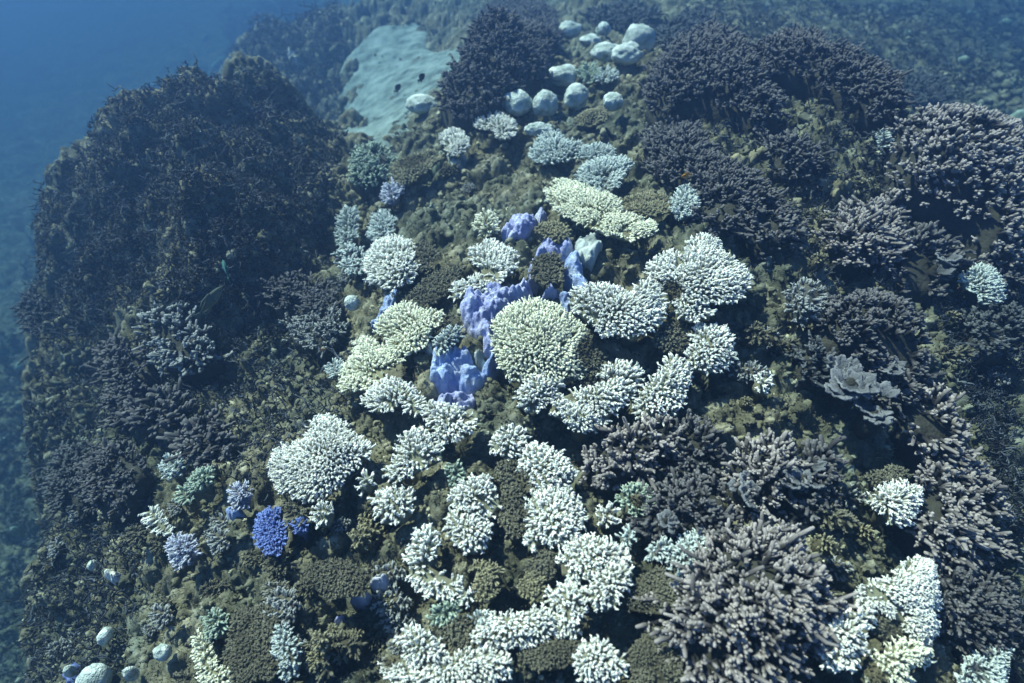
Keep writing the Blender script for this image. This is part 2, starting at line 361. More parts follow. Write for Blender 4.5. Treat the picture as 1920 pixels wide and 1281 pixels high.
# ================================================================ what grows where (outlines in photo pixels)
G1 = 'bleached finger corals on the reef'
FC = [
 # outline in photo pixels, material, label, options
 ([(690,470),(715,445),(745,438),(768,452),(775,490),(762,515),(735,525),(700,520),(688,500)],'white','bright white finger coral clump standing alone above the pale round ball coral',dict(sp=8,L=17,dome=.07,h=.1)),
 ([(888,455),(915,443),(945,460),(965,470),(962,500),(940,510),(915,535),(880,545),(850,548),(848,535),(880,520),(905,510),(900,490),(885,475)],'white','pale finger coral trailing left to a thin tail, just above the violet knobbly coral',dict(sp=7.5,dead=[(905,450,14)])),
 ([(708,600),(745,570),(765,562),(785,575),(805,580),(820,572),(827,590),(800,625),(770,650),(725,655),(735,630),(708,612)],'cream','cream lobed table coral with feathery rim beside the small azure patch',dict(h=.12,sp=8)),
 ([(815,640),(850,607),(863,615),(850,635),(818,655)],'pale','narrow greyish finger coral tongue between the cream table and the violet coral',dict(sp=7,h=.09)),
 ([(640,720),(645,690),(670,650),(665,630),(690,628),(720,650),(750,660),(752,700),(720,705),(700,720),(665,725),(645,730)],'cream','cream white finger coral at the left rim of the pale cluster, dark on the right',dict(h=.08,dead=[(745,690,24)])),
 ([(680,745),(710,710),(740,705),(765,720),(790,745),(785,768),(765,765),(752,742),(735,755),(705,765)],'white','white fluffy horseshoe coral left of the lavender crust',dict(h=.07,splay=1.1,sp=7.5)),
 ([(925,600),(960,565),(990,555),(1040,565),(1075,590),(1108,620),(1105,650),(1100,690),(1060,710),(1020,700),(1000,695),(975,705),(945,690),(935,660),(928,640)],'cream','largest cream table coral in the middle of the reef, going brown along its right side',dict(h=.14,sp=7.5,L=15,dead=[(1120,660,48),(1075,715,22)])),
 ([(1067,555),(1085,530),(1110,528),(1150,530),(1185,545),(1200,525),(1225,515),(1245,550),(1240,590),(1215,610),(1190,625),(1165,615),(1150,610),(1135,622),(1120,600),(1090,580)],'white','heart-shaped white table coral casting a deep shadow on its lower right',dict(h=.2,sp=8)),
 ([(1218,500),(1225,480),(1260,465),(1290,460),(1310,435),(1340,438),(1355,465),(1385,485),(1405,515),(1400,545),(1370,555),(1335,555),(1335,585),(1300,590),(1275,580),(1270,545),(1240,530)],'white','big white lobed table coral, right of and above the heart-shaped one',dict(h=.2,sp=7.5,dead=[(1262,548,20)])),
 ([(1300,615),(1325,598),(1345,605),(1365,612),(1380,645),(1360,675),(1330,690),(1295,680),(1290,660),(1310,640)],'white','notched white finger coral just below the big lobed table coral',dict(h=.1,dead=[(1285,630,18)])),
 ([(1255,665),(1275,657),(1295,690),(1280,740),(1275,770),(1240,785),(1200,780),(1192,755),(1210,720),(1235,695)],'white','upright white finger coral lobe widening towards its foot above the dark thickets',dict(h=.13,sp=8.5)),
 ([(1127,690),(1150,672),(1190,675),(1205,700),(1190,730),(1150,765),(1120,795),(1080,798),(1055,775),(1030,765),(1040,740),(1080,725),(1130,715)],'white','white finger coral crescent curling round a brown hollow below the largest cream coral',dict(h=.14,sp=8.5)),
 ([(972,735),(990,705),(1020,697),(1050,705),(1050,725),(1025,745),(1000,768),(980,755)],'white','small oval white finger coral tucked under the largest cream table coral',dict(h=.12)),
 ([(797,745),(820,755),(860,755),(890,775),(885,800),(850,815),(825,820),(815,800),(800,775)],'white','white finger coral growing directly below the lavender crust',dict(h=.1)),
 ([(503,870),(520,830),(570,820),(575,785),(600,768),(640,785),(690,830),(680,850),(655,865),(630,895),(600,925),(570,930),(540,915),(512,895)],'white','very large bright white coral at the left end of the bleached corals, deeply cleft',dict(h=.12,dome=.07,sp=7.5,dead=[(655,800,12)])),
 ([(720,880),(745,850),(755,810),(785,797),(815,820),(830,850),(800,865),(770,880),(745,895)],'white','white ridge-shaped finger coral slanting down to the left below the lavender crust',dict(h=.1,sp=9)),
 ([(920,835),(945,800),(965,795),(985,810),(985,845),(950,850)],'white','small pointed white coral tuft left above the tall brown-and-white colony',dict(h=.09,sp=9,dead=[(925,845,14)])),
 ([(970,860),(985,835),(1010,830),(1045,840),(1065,860),(1080,890),(1060,905),(1030,915),(1000,920),(980,900)],'white','greenish white knobbly colony forming the upper half of a tall pair',dict(h=.13,sp=10,dead=[(968,905,34)])),
 ([(995,925),(1030,910),(1070,910),(1085,930),(1097,960),(1080,1000),(1050,1018),(1020,1010),(990,1028),(992,990),(988,950)],'white','round white finger coral with big knobs forming the lower half of a tall pair',dict(h=.13,sp=10,dead=[(985,960,14)])),
 ([(697,925),(720,920),(745,910),(775,920),(770,955),(755,972),(715,972),(700,945)],'white','white fan-like finger coral pointing left beside a dark hole',dict(h=.09,sp=10)),
 ([(850,920),(870,895),(900,885),(925,905),(937,935),(920,960),(890,968),(860,945),(848,932)],'white','round white finger coral, upper one of two touching corals near the brown carpet',dict(h=.12,sp=9)),
 ([(835,960),(850,950),(875,965),(900,970),(920,985),(918,1010),(890,1030),(865,1025),(850,1000),(838,985)],'white','lower one of two touching round white corals, yellowish at its top',dict(h=.11,sp=9,dead=[(868,955,12)])),
 ([(765,1040),(770,1005),(790,985),(815,985),(818,1020),(805,1055),(840,1078),(868,1085),(860,1110),(810,1115),(780,1090),(765,1070)],'white','white sickle-shaped finger coral wrapped round a brown lump',dict(h=.1,sp=10)),
 ([(1052,1045),(1070,1015),(1100,1003),(1150,1010),(1170,1022),(1190,1035),(1180,1055),(1140,1062),(1120,1080),(1080,1080),(1055,1070)],'white','wide white finger coral, topmost of a stepped group of three',dict(h=.13,sp=10,dead=[(1185,1040,12)])),
 ([(1105,1110),(1120,1070),(1140,1055),(1175,1055),(1192,1070),(1175,1095),(1160,1125),(1140,1140),(1110,1125)],'white','oval white finger coral, right one of a stepped group of three',dict(h=.15,sp=10)),
 ([(1028,1110),(1050,1090),(1085,1090),(1105,1110),(1095,1140),(1105,1160),(1085,1185),(1045,1180),(1045,1150),(1030,1130)],'white','white finger coral, left lowest one of a stepped group of three',dict(h=.1,sp=10,dead=[(1100,1165,18)])),
 ([(888,1180),(900,1148),(950,1150),(985,1140),(1020,1135),(1040,1150),(1040,1185),(1010,1200),(960,1205),(930,1210),(890,1205)],'white','flat white ribbon of low knobs lying across the lower middle',dict(h=.08,sp=10,L=11)),
 ([(745,1185),(765,1170),(800,1180),(830,1215),(845,1255),(800,1260),(770,1235),(750,1210)],'white','white finger coral leaning up to the left near the bottom edge',dict(h=.12,sp=9)),
 ([(715,1250),(720,1220),(745,1225),(780,1250),(830,1235),(880,1215),(920,1215),(965,1235),(960,1255),(900,1275),(870,1295),(740,1295)],'white','widest white coral at the very bottom of the middle, cut by the frame',dict(h=.08,sp=9,dead=[(735,1230,18)])),
 ([(1080,1235),(1095,1205),(1125,1195),(1150,1215),(1180,1235),(1170,1260),(1130,1275),(1095,1270),(1082,1250)],'white','isolated round white finger coral on the brown carpet at the bottom',dict(h=.1,sp=9)),
 ([(1610,1110),(1625,1090),(1680,1080),(1690,1055),(1720,1040),(1755,1050),(1758,1080),(1765,1130),(1765,1170),(1745,1200),(1715,1195),(1700,1160),(1650,1140),(1612,1135)],'white','large white table coral with dense small knobs in the lower right corner area',dict(h=.12,sp=8,L=10)),
 ([(1545,1170),(1580,1160),(1605,1145),(1635,1135),(1640,1160),(1620,1180),(1625,1220),(1605,1245),(1565,1255),(1545,1230),(1560,1200)],'white','blocky bright white coral right beside the big grey branching dome',dict(h=.12,sp=11,L=16)),
 ([(1650,1230),(1690,1200),(1740,1205),(1745,1240),(1700,1255),(1720,1290),(1640,1290),(1625,1265)],'cream','yellowish sparse finger coral below the large dense-knobbed table coral',dict(h=.06,sp=10,dead=[(1650,1260,20)])),
 ([(1800,1290),(1820,1240),(1870,1215),(1893,1200),(1890,1250),(1880,1295)],'pale','pale soft-looking finger coral cut off by the bottom right corner',dict(h=.08,sp=8)),
 ([(1640,925),(1660,915),(1700,905),(1722,898),(1722,935),(1705,970),(1680,970),(1660,950)],'white','greenish white fan coral with long fingers at the right, yellow at its hinge',dict(h=.12,sp=8,L=20,dead=[(1648,922,12)])),
 ([(1808,515),(1830,490),(1855,495),(1880,525),(1880,555),(1850,560),(1835,535),(1815,530)],'pale','pale blue crescent coral alone near the right edge',dict(h=.13,sp=7)),
 (ell(1516,551,33,36),'mute','round blue-grey finger coral ball on the right half above the slate thicket',dict(h=.05,dome=.1,sp=10)),
 (ell(1435,712,17),'white','tiny white button coral alone amid brown rubble left of the grey leaf coral',dict(h=.03,dome=.05,sp=9)),
 ([(1265,375),(1280,345),(1300,350),(1308,380),(1285,398),(1268,395)],'pale','small pale coral wedged between the brown table and the upper right thicket',dict(sp=7)),
 ([(1025,350),(1050,330),(1090,340),(1125,358),(1150,362),(1165,378),(1160,390),(1195,398),(1232,412),(1230,430),(1180,440),(1130,425),(1085,405),(1050,390),(1030,370)],'cream','long creamy yellow table coral sloping down to the right in the upper middle',dict(h=.12,sp=6.5,L=11)),
 ([(1085,325),(1105,300),(1125,290),(1160,290),(1185,295),(1165,320),(1150,345),(1130,355),(1110,335)],'pale','dull grey-blue finger coral right above the long creamy yellow table',dict(h=.1,sp=7)),
 ([(1000,275),(1020,250),(1045,245),(1060,265),(1095,265),(1090,280),(1060,290),(1030,295),(1005,290)],'pale','pale two-lobed finger coral below the row of white boulders',dict(h=.1,sp=6.5)),
 ([(1090,283),(1105,265),(1145,268),(1148,285),(1115,293)],'pale','small smooth-looking pale coral right of the two-lobed one',dict(h=.08,sp=6)),
 ([(893,222),(925,205),(950,212),(965,230),(955,248),(935,250),(930,235),(905,230)],'white','white arched finger coral left of and below the white boulders',dict(h=.1,sp=6)),
 ([(825,250),(845,235),(870,242),(877,268),(860,285),(838,280)],'white','pale stacked coral with ribbed top right of the sand channel foot',dict(h=.12,sp=5.5,L=9)),
 ([(1078,217),(1095,203),(1130,200),(1143,207),(1135,220),(1105,230),(1085,227)],'tan','flat oval disc coral with a fine-meshed top, lying below the white boulders',dict(h=.12,sp=5,L=6,nub=2)),
 ([(730,325),(740,300),(780,285),(810,275),(830,285),(800,310),(770,335),(735,345)],'tan','tan brown table coral with a yellow rim right of the green ball coral',dict(h=.12,sp=6,L=9,dead=[(775,303,26)])),
 ([(635,440),(637,400),(655,380),(665,395),(660,440),(645,455)],'pale','narrow upright pale coral on the edge of the dark left valley',dict(h=.08,sp=6)),
 ([(695,430),(705,395),(730,388),(738,410),(720,435),(700,440)],'pale','pale tilted coral right of the narrow upright one',dict(h=.08,sp=6)),
 ([(720,365),(725,340),(745,335),(748,360),(735,375)],'lav','little lilac coral hanging below the tan brown table',dict(h=.06,sp=6)),
 (ell(913,413,17,15),'cream','little round greenish white coral left of the highest violet crust',dict(h=.04,dome=.05,sp=7)),
 (ell(604,960,18,19),'white','small bright white coral button just under the very large cleft one',dict(h=.05,dome=.04,sp=8)),
 (ell(685,898,14,16),'white','small white tuft right of the very large cleft coral',dict(h=.05,dome=.04,sp=9)),
 (ell(321,868,17,18),'pale','round pale coral knob at left above the twin green-grey corals',dict(h=.04,dome=.06,sp=7)),
 (ell(445,921,17,20),'lav','lavender-tinted small coral above the azure blotch on the left',dict(h=.04,dome=.06,sp=7)),
 (ell(338,1026,21,25),'lav','round lavender white coral knob low on the left slope',dict(h=.05,dome=.08,sp=7)),
 ([(333,925),(345,905),(355,912),(352,935),(340,940)],'green','smaller lower one of twin green-grey corals at left',dict(h=.06,sp=8)),
 ([(352,903),(362,885),(385,873),(398,880),(388,905),(368,918),(355,915)],'green','larger upper one of twin green-grey corals at left',dict(h=.08,sp=8)),
 ([(475,990),(485,960),(510,948),(525,955),(522,972),(535,985),(533,1005),(515,1037),(500,1030),(480,1015)],'blue','vivid blue fan-shaped finger coral at lower left with a brown bite out of it',dict(h=.1,sp=6.5,L=10)),
 ([(545,990),(555,975),(572,972),(575,985),(560,995)],'blue','tiny dull blue tuft right next to the vivid blue coral',dict(h=.05,sp=6)),
 ([(262,955),(285,950),(298,970),(312,995),(290,985)],'white','ragged white coral streak at lower left above the round lavender one',dict(h=.04,sp=8)),
 (ell(400,1166,20,23),'green','rounded grey-green head at the top of the cream arc',dict(h=.08,dome=.05,sp=8)),
 ([(362,1190),(378,1178),(388,1200),(395,1240),(425,1262),(420,1290),(385,1290),(368,1235)],'cream','long cream arc-shaped finger coral at the bottom left edge',dict(h=.07,sp=8)),
 ([(515,1180),(530,1168),(545,1195),(560,1235),(550,1265),(525,1262),(515,1220)],'pale','tall grey knobbed coral strip on the brown mound at lower left',dict(h=.07,sp=8,dead=[(515,1240,14)])),
 ([(1125,965),(1135,945),(1155,948),(1160,962),(1145,980),(1130,980)],'white','small white coral left of the yellow-centred coral',dict(h=.07,sp=9)),
 ([(1165,935),(1165,915),(1190,903),(1230,915),(1225,940),(1195,957),(1172,955)],'green','pale coral with green-yellow middle in the notch of the dark thickets',dict(h=.09,sp=9,dead=[(1195,935,12)])),
 ([(1218,1035),(1235,1010),(1262,1015),(1260,1038),(1225,1044)],'pale','small pale coral left of the round one beside the grey dome',dict(h=.06,sp=8)),
 ([(1250,1045),(1270,1015),(1300,997),(1320,995),(1328,1020),(1310,1055),(1290,1075),(1265,1065)],'pale','pale round finger coral touching the upper left of the big grey branching dome',dict(h=.1,sp=9)),
 (ell(1181,1003,15,14),'pale','little pale tuft above the brown algae carpet on the lower right',dict(h=.05,sp=9)),
 (ell(874,1115,14,13),'white','little white tuft at the tip of the sickle-shaped coral',dict(h=.05,dome=.03,sp=9)),
 (ell(853,880,14,20),'green','olive and white tuft on top of the upper touching round coral',dict(h=.06,sp=9)),
 (ell(905,1157,19,8),'pale','flat little pale coral above the white ribbon',dict(h=.07,sp=8)),
 ([(805,1160),(820,1130),(850,1125),(862,1140),(835,1165)],'green','pale green coral slope above the brown knob coral at the bottom',dict(h=.05,sp=9)),
 ([(1725,240),(1740,232),(1752,245),(1745,262),(1728,258)],'pale','small pale coral deep between dark right thickets',dict(h=.05,sp=6)) if False else
 (ell(1660,252,9,14),'pale','small glowing pale coral deep in the hollow between the right thickets',dict(h=.05,sp=6)),
 ([(1070,755),(1060,775),(1085,797),(1115,795),(1120,770),(1095,758)],'white','white coral lobe stacked under the crescent, at its left foot',dict(h=.17,sp=8)),
 ([(1090,130),(1100,118),(1115,120),(1120,138),(1100,145)],'green','dull green little coral right of the white boulder by the dark mound',dict(h=.05,sp=6)),
 ([(1118,135),(1130,120),(1150,122),(1152,140),(1130,145)],'pale','dull pale little coral behind the upper white boulders',dict(h=.05,sp=6)),
 (ell(627,686,11,12),'pale','little pale coral knob at the left border of the cream cluster',dict(h=.04,dome=.03,sp=6)),
 (ell(1372,665,7,7),'pale','tiny teal-white speck of coral below the notched one',dict(h=.03,sp=5)),
]

G2 = 'brown short-fingered coral carpets'
BR = [
 ([(1165,370),(1210,358),(1255,365),(1255,390),(1225,400),(1175,392)],'dark brown fine-ribbed table coral right of the long creamy yellow table',dict(h=.1,sp=6,L=8)),
 ([(1185,1095),(1230,1060),(1265,1075),(1285,1090),(1290,1130),(1250,1150),(1180,1140)],'brown fuzzy coral carpet left of the big grey branching dome',dict(h=.06,sp=7,L=8)),
 ([(1030,1200),(1060,1190),(1085,1200),(1085,1230),(1060,1250),(1000,1255),(970,1230),(1000,1215)],'brown fuzzy coral carpet between the white ribbon and the isolated round coral',dict(h=.05,sp=7,L=8)),
 ([(1180,1215),(1230,1170),(1270,1180),(1275,1230),(1290,1290),(1190,1290)],'brown fuzzy coral carpet at the bottom edge left of the grey dome',dict(h=.04,sp=7,L=8)),
 ([(930,870),(965,850),(975,900),(985,950),(985,1000),(960,1010),(935,970),(940,920)],'tall brown fuzzy carpet down the left of the tall white pair',dict(h=.08,sp=8,L=9)),
 ([(1060,1000),(1020,1025),(985,1060),(1000,1090),(1035,1080),(1050,1040)],'brown low carpet in the hollow left of the stepped group',dict(h=.02,sp=8,L=8)),
 ([(820,1180),(850,1150),(885,1145),(885,1190),(900,1215),(850,1215)],'brown knob coral with orange tips above the widest bottom coral',dict(h=.06,sp=9,L=10)),
 ([(1090,655),(1115,645),(1130,665),(1125,710),(1085,722),(1060,710),(1085,690)],'brown overgrown coral patch at the right rim of the largest cream table',dict(h=.12,sp=8,L=9)),
 ([(770,460),(800,450),(818,470),(805,500),(785,500)],'dark brown knob right of the lone bright white clump',dict(h=.06,sp=8,L=9)),
 ([(800,520),(850,490),(870,500),(840,545),(790,575),(760,560)],'brown slope of low knobs above the cream lobed table',dict(h=.03,sp=8,L=8)),
 ([(1050,450),(1000,425),(1020,415),(1055,415),(1070,428)],'tan little coral hill between the two violet crusts',dict(h=.1,sp=7,L=8)),
 ([(780,600),(850,585),(860,600),(830,618),(800,628)],'brown knobs right of the cream lobed table',dict(h=.03,sp=8,L=8)),
 ([(1000,480),(1045,470),(1060,500),(1050,530),(1020,535),(995,510)],'dark brown lump ringed by violet crust and blue plate',dict(h=.1,sp=8,L=9)),
 ([(900,1075),(870,1060),(905,1050),(940,1060),(930,1110),(905,1130),(880,1110)],'yellow-brown rough coral head in the middle of the lower reef',dict(h=.07,sp=9,L=11)),
 ([(970,1110),(985,1070),(1015,1070),(1022,1100),(1000,1125)],'ochre rounded coral head right of the yellow-brown rough one',dict(h=.06,sp=8,L=8)),
 ([(1225,640),(1240,610),(1285,600),(1300,620),(1285,650),(1250,655)],'brown overgrown shelf between the heart-shaped and notched white corals',dict(h=.05,sp=8,L=8)),
 ([(570,1060),(640,1045),(690,1075),(680,1110),(620,1120),(575,1095)],'brown mound of low knobs at lower left centre',dict(h=.04,sp=8,L=8)),
 ([(440,1150),(500,1130),(520,1160),(505,1220),(510,1270),(440,1280),(415,1230)],'broad brown mound left of the tall grey knobbed strip',dict(h=.05,sp=8,L=8)),
 ([(1640,1150),(1680,1150),(1700,1185),(1660,1200),(1635,1180)],'grey-brown smooth patch below the large dense-knobbed table',dict(h=.05,sp=7,L=6)),
 ([(1625,890),(1680,870),(1710,885),(1690,905),(1650,915)],'olive fuzzy crust above the greenish white fan coral',dict(h=.06,sp=7,L=8)),
]

LC = [
 ([(940,447),(950,425),(965,410),(1000,405),(1007,420),(990,437),(955,452)],'purple','topmost violet crust, left of the tan coral hill',dict(h=.08)),
 ([(1003,395),(1020,390),(1028,398),(1012,404)],'purple','tiny violet fleck above the topmost violet crust',dict(h=.03,H=.02)),
 ([(1000,468),(1020,440),(1045,432),(1072,430),(1078,458),(1062,472),(1020,474),(1008,500),(990,512),(990,490)],'purple','bright violet crust arching over the dark brown lump',dict(h=.12,H=.05)),
 ([(1060,477),(1085,480),(1105,510),(1103,535),(1070,528),(1058,505)],'azure','smooth azure blue plate draped right of the dark brown lump',dict(h=.08,cell=.12,amp=.015)),
 ([(1075,452),(1120,440),(1131,458),(1112,490),(1088,485)],'pale','pale cyan upturned plate right of the bright violet crust',dict(h=.07,curl=.012,cell=.1,amp=.01)),
 ([(862,582),(878,560),(905,548),(915,522),(942,518),(945,545),(985,510),(1003,532),(985,557),(945,575),(932,600),(930,643),(905,642),(905,620),(870,605)],'purple','largest violet knobbly coral left of the largest cream table coral',dict(h=.1,H=.07,cell=.06,amp=.03)),
 ([(1015,555),(1025,530),(1040,520),(1050,535),(1040,557)],'purple','small violet knob between the largest cream and heart-shaped corals',dict(h=.06)),
 ([(1048,560),(1060,553),(1072,570),(1065,585)],'azure','thin blue edge showing under the heart-shaped table',dict(h=.04,H=.02)),
 ([(805,705),(812,665),(840,640),(870,645),(890,668),(918,690),(890,705),(860,715),(820,715)],'azure','broad azure blue sheet above the lavender crust',dict(h=.06,H=.04,cell=.11,amp=.03)),
 ([(795,757),(805,738),(820,725),(850,707),(885,715),(890,738),(862,757),(820,765)],'purple','pale lavender crust with ring-shaped knobs below the azure sheet',dict(h=.06,H=.04,cell=.035,amp=.02)),
 ([(692,597),(710,577),(733,550),(748,560),(735,580),(710,598)],'azure','small azure patch peeping out left above the cream lobed table',dict(h=.06,H=.03)),
 ([(760,650),(800,648),(812,665),(790,668)],'pale','pale blue stem plate under the cream lobed table',dict(h=.04,H=.02)),
 ([(885,655),(905,648),(912,665),(895,672)],'pale','pale little crust between azure sheet and largest cream coral',dict(h=.05,H=.02)),
 ([(900,680),(915,660),(925,645),(935,665),(925,690),(910,695)],'azure','narrow azure fold at the left foot of the largest cream coral',dict(h=.04,H=.03)),
 ([(418,965),(425,950),(450,950),(455,962),(435,972)],'azure','dull azure blotch on the left slope above the vivid blue coral',dict(h=.02,H=.02)),
 ([(618,1152),(625,1138),(637,1142),(634,1156)],'purple','tiny violet spot low in the left centre',dict(h=.03,H=.02)),
 ([(645,1110),(660,1098),(690,1103),(682,1118),(660,1122)],'lav','whitish lilac crust fleck at the lower left centre',dict(h=.04,H=.02)),
 ([(253,925),(256,885),(264,882),(268,910),(262,930)],'azure','faint blue streak on the steep left slope',dict(h=.03,H=.02)),
 ([(120,1270),(122,1232),(135,1240),(140,1290),(125,1290)],'blue','deep blue crust at the bottom left corner behind pale lobes',dict(h=.03,H=.03)),
 ([(560,945),(545,935),(565,930)],'azure','x',None) if False else
 ([(690,1090),(700,1075),(725,1072),(728,1090),(705,1098)],'lav','grey lilac low crust right of the whitish lilac fleck',dict(h=.03,H=.02)),
 ([(838,285),(875,278),(872,296),(850,308),(842,302)],'pale','pale smooth plate under the stacked ribbed coral',dict(h=.07,H=.02)),
 ([(800,280),(815,276),(835,290),(825,297),(808,290)],'green','pale green shelf right of the tan brown table',dict(h=.08,H=.02)),
]

SM = [
 ([(385,142),(395,125),(425,103),(440,105),(432,118),(405,135)],'green','largest pale elongated coral on the skyline of the left mound',dict(h=.05,H=.10)),
 ([(371,92),(380,75),(393,64),(398,68),(388,85)],'green','pale elongated coral floating behind the left mound skyline',dict(h=.03,H=.1)),
 ([(459,50),(470,35),(490,20),(492,26),(475,45)],'green','thin pale elongated coral in the hazy far reef',dict(h=.03,H=.1)),
 ([(275,166),(285,158),(300,154),(298,163),(282,169)],'pale','small pale coral peeping over the left mound edge',dict(h=.05,H=.08)),
 ([(540,110),(545,103),(560,102),(560,110),(545,113)],'white','tiny white coral on top of the left mound',dict(h=.04,H=.04)),
 ([(185,1200),(190,1170),(210,1165),(217,1180),(205,1215),(190,1215)],'boulder','smooth pale lobe at lower left above the bottom lobes',dict(h=.04,H=.06)),
 ([(150,1290),(153,1240),(185,1234),(205,1250),(215,1292)],'boulder','widest smooth pale lobe at the bottom left corner',dict(h=.05,H=.07)),
 ([(126,1245),(130,1230),(142,1232),(146,1262),(135,1285)],'boulder','narrow pale lobe left of the widest bottom left lobe',dict(h=.05,H=.06)),
 ([(235,1240),(245,1232),(258,1255),(263,1285),(248,1292),(238,1265)],'boulder','slim upright pale lobe right of the widest bottom left lobe',dict(h=.05,H=.06)),
 ([(288,1215),(298,1195),(322,1200),(328,1222),(312,1240)],'cream','cream coral with an orange left side near the bottom left',dict(h=.04,H=.04)),
 ([(28,1010),(30,978),(38,974),(42,1000),(38,1020)],'green','pale upright lobe at the left edge of the slope',dict(h=.04,H=.06)),
 ([(30,695),(32,678),(42,674),(48,688),(42,702)],'green','pale knob high at the left edge',dict(h=.04,H=.06)),
 ([(92,760),(98,745),(108,755),(104,770)],'green','dull pale knob in the left shadow',dict(h=.04,H=.05)),
 (ell(175,1058,10,14),'pale','round dull grey knob on the lower left slope',dict(h=.04,H=.05)),
 ([(195,1082),(200,1070),(218,1068),(222,1080),(208,1090)],'white','small bright white fleck right of the dull grey knob',dict(h=.03,H=.03)),
 ([(75,1140),(85,1125),(102,1128),(98,1145),(85,1150)],'tan','tan plate fragment on the lower left slope',dict(h=.03,H=.02)),
 (ell(14,830,8,9),'green','faint pale dot coral on the far left edge',dict(h=.04,H=.04)),
 ([(1890,215),(1905,198),(1925,205),(1925,235),(1905,240)],'green','hazy pale boulder at the right edge behind the thicket',dict(h=.05,H=.12)),
 ([(1790,110),(1805,100),(1822,118),(1812,128)],'green','hazy pale streak coral in the far upper right, nearest to the thickets',dict(h=.04,H=.08)),
 ([(1805,22),(1815,18),(1828,38),(1818,40)],'green','hazy pale coral in the far upper right at the top edge',dict(h=.04,H=.08)),
 ([(1872,40),(1885,32),(1900,48),(1892,55)],'green','hazy pale coral nearest the upper right corner',dict(h=.04,H=.08)),
 ([(1690,62),(1702,55),(1714,62),(1705,70)],'green','faint hazy coral dot behind the ridge thicket',dict(h=.04,H=.06)),
 ([(1440,105),(1460,100),(1490,112),(1480,120),(1455,115)],'pale','pale shelf fragment under the ridge thicket',dict(h=.04,H=.03)),
 ([(1560,345),(1575,330),(1605,335),(1600,350),(1570,360)],'tan','yellowish rock-like coral in the upper right hollow',dict(h=.03,H=.04)),
 ([(1350,300),(1375,288),(1420,285),(1435,300),(1400,306),(1365,312)],'tan','yellowish dead plate edge amid the upper right branches',dict(h=.06,H=.02)),
]

BO = [
 (1197,73,30,25,'large round white boulder coral, highest of the white boulders on the right'),
 (970,191,28,19,'white boulder coral at the left end of the lower boulder row'),
 (1022,193,23,22,'round smooth white boulder coral in the middle of the lower row'),
 (1080,180,23,20,'white boulder coral with a dark notch on its upper left'),
 (1056,139,27,16,'wide white boulder coral between lower row and dark mound'),
 (1148,190,19,15,'small bluish white boulder behind the flat disc coral'),
 (1068,55,21,14,'faint pale boulder right of the dark top mound'),
 (1106,76,19,10,'faint low pale boulder beside the lumpy white one'),
 (1131,55,14,11,'faint small pale boulder near the top edge'),
 (792,194,30,15,'pale yellowish boulder at the lower right shore of the sand'),
 (662,565,15,15,'small pale round ball coral on the left of the bleached corals'),
 (1135,97,30,14,'lumpy white boulder, left part of the long pale heap under the highest boulder'),
 (1175,100,28,17,'lumpy white boulder, right part of the long pale heap under the highest boulder'),
 (1010,240,26,10,'dim pale blue low boulder in the shade under the round smooth one'),
]

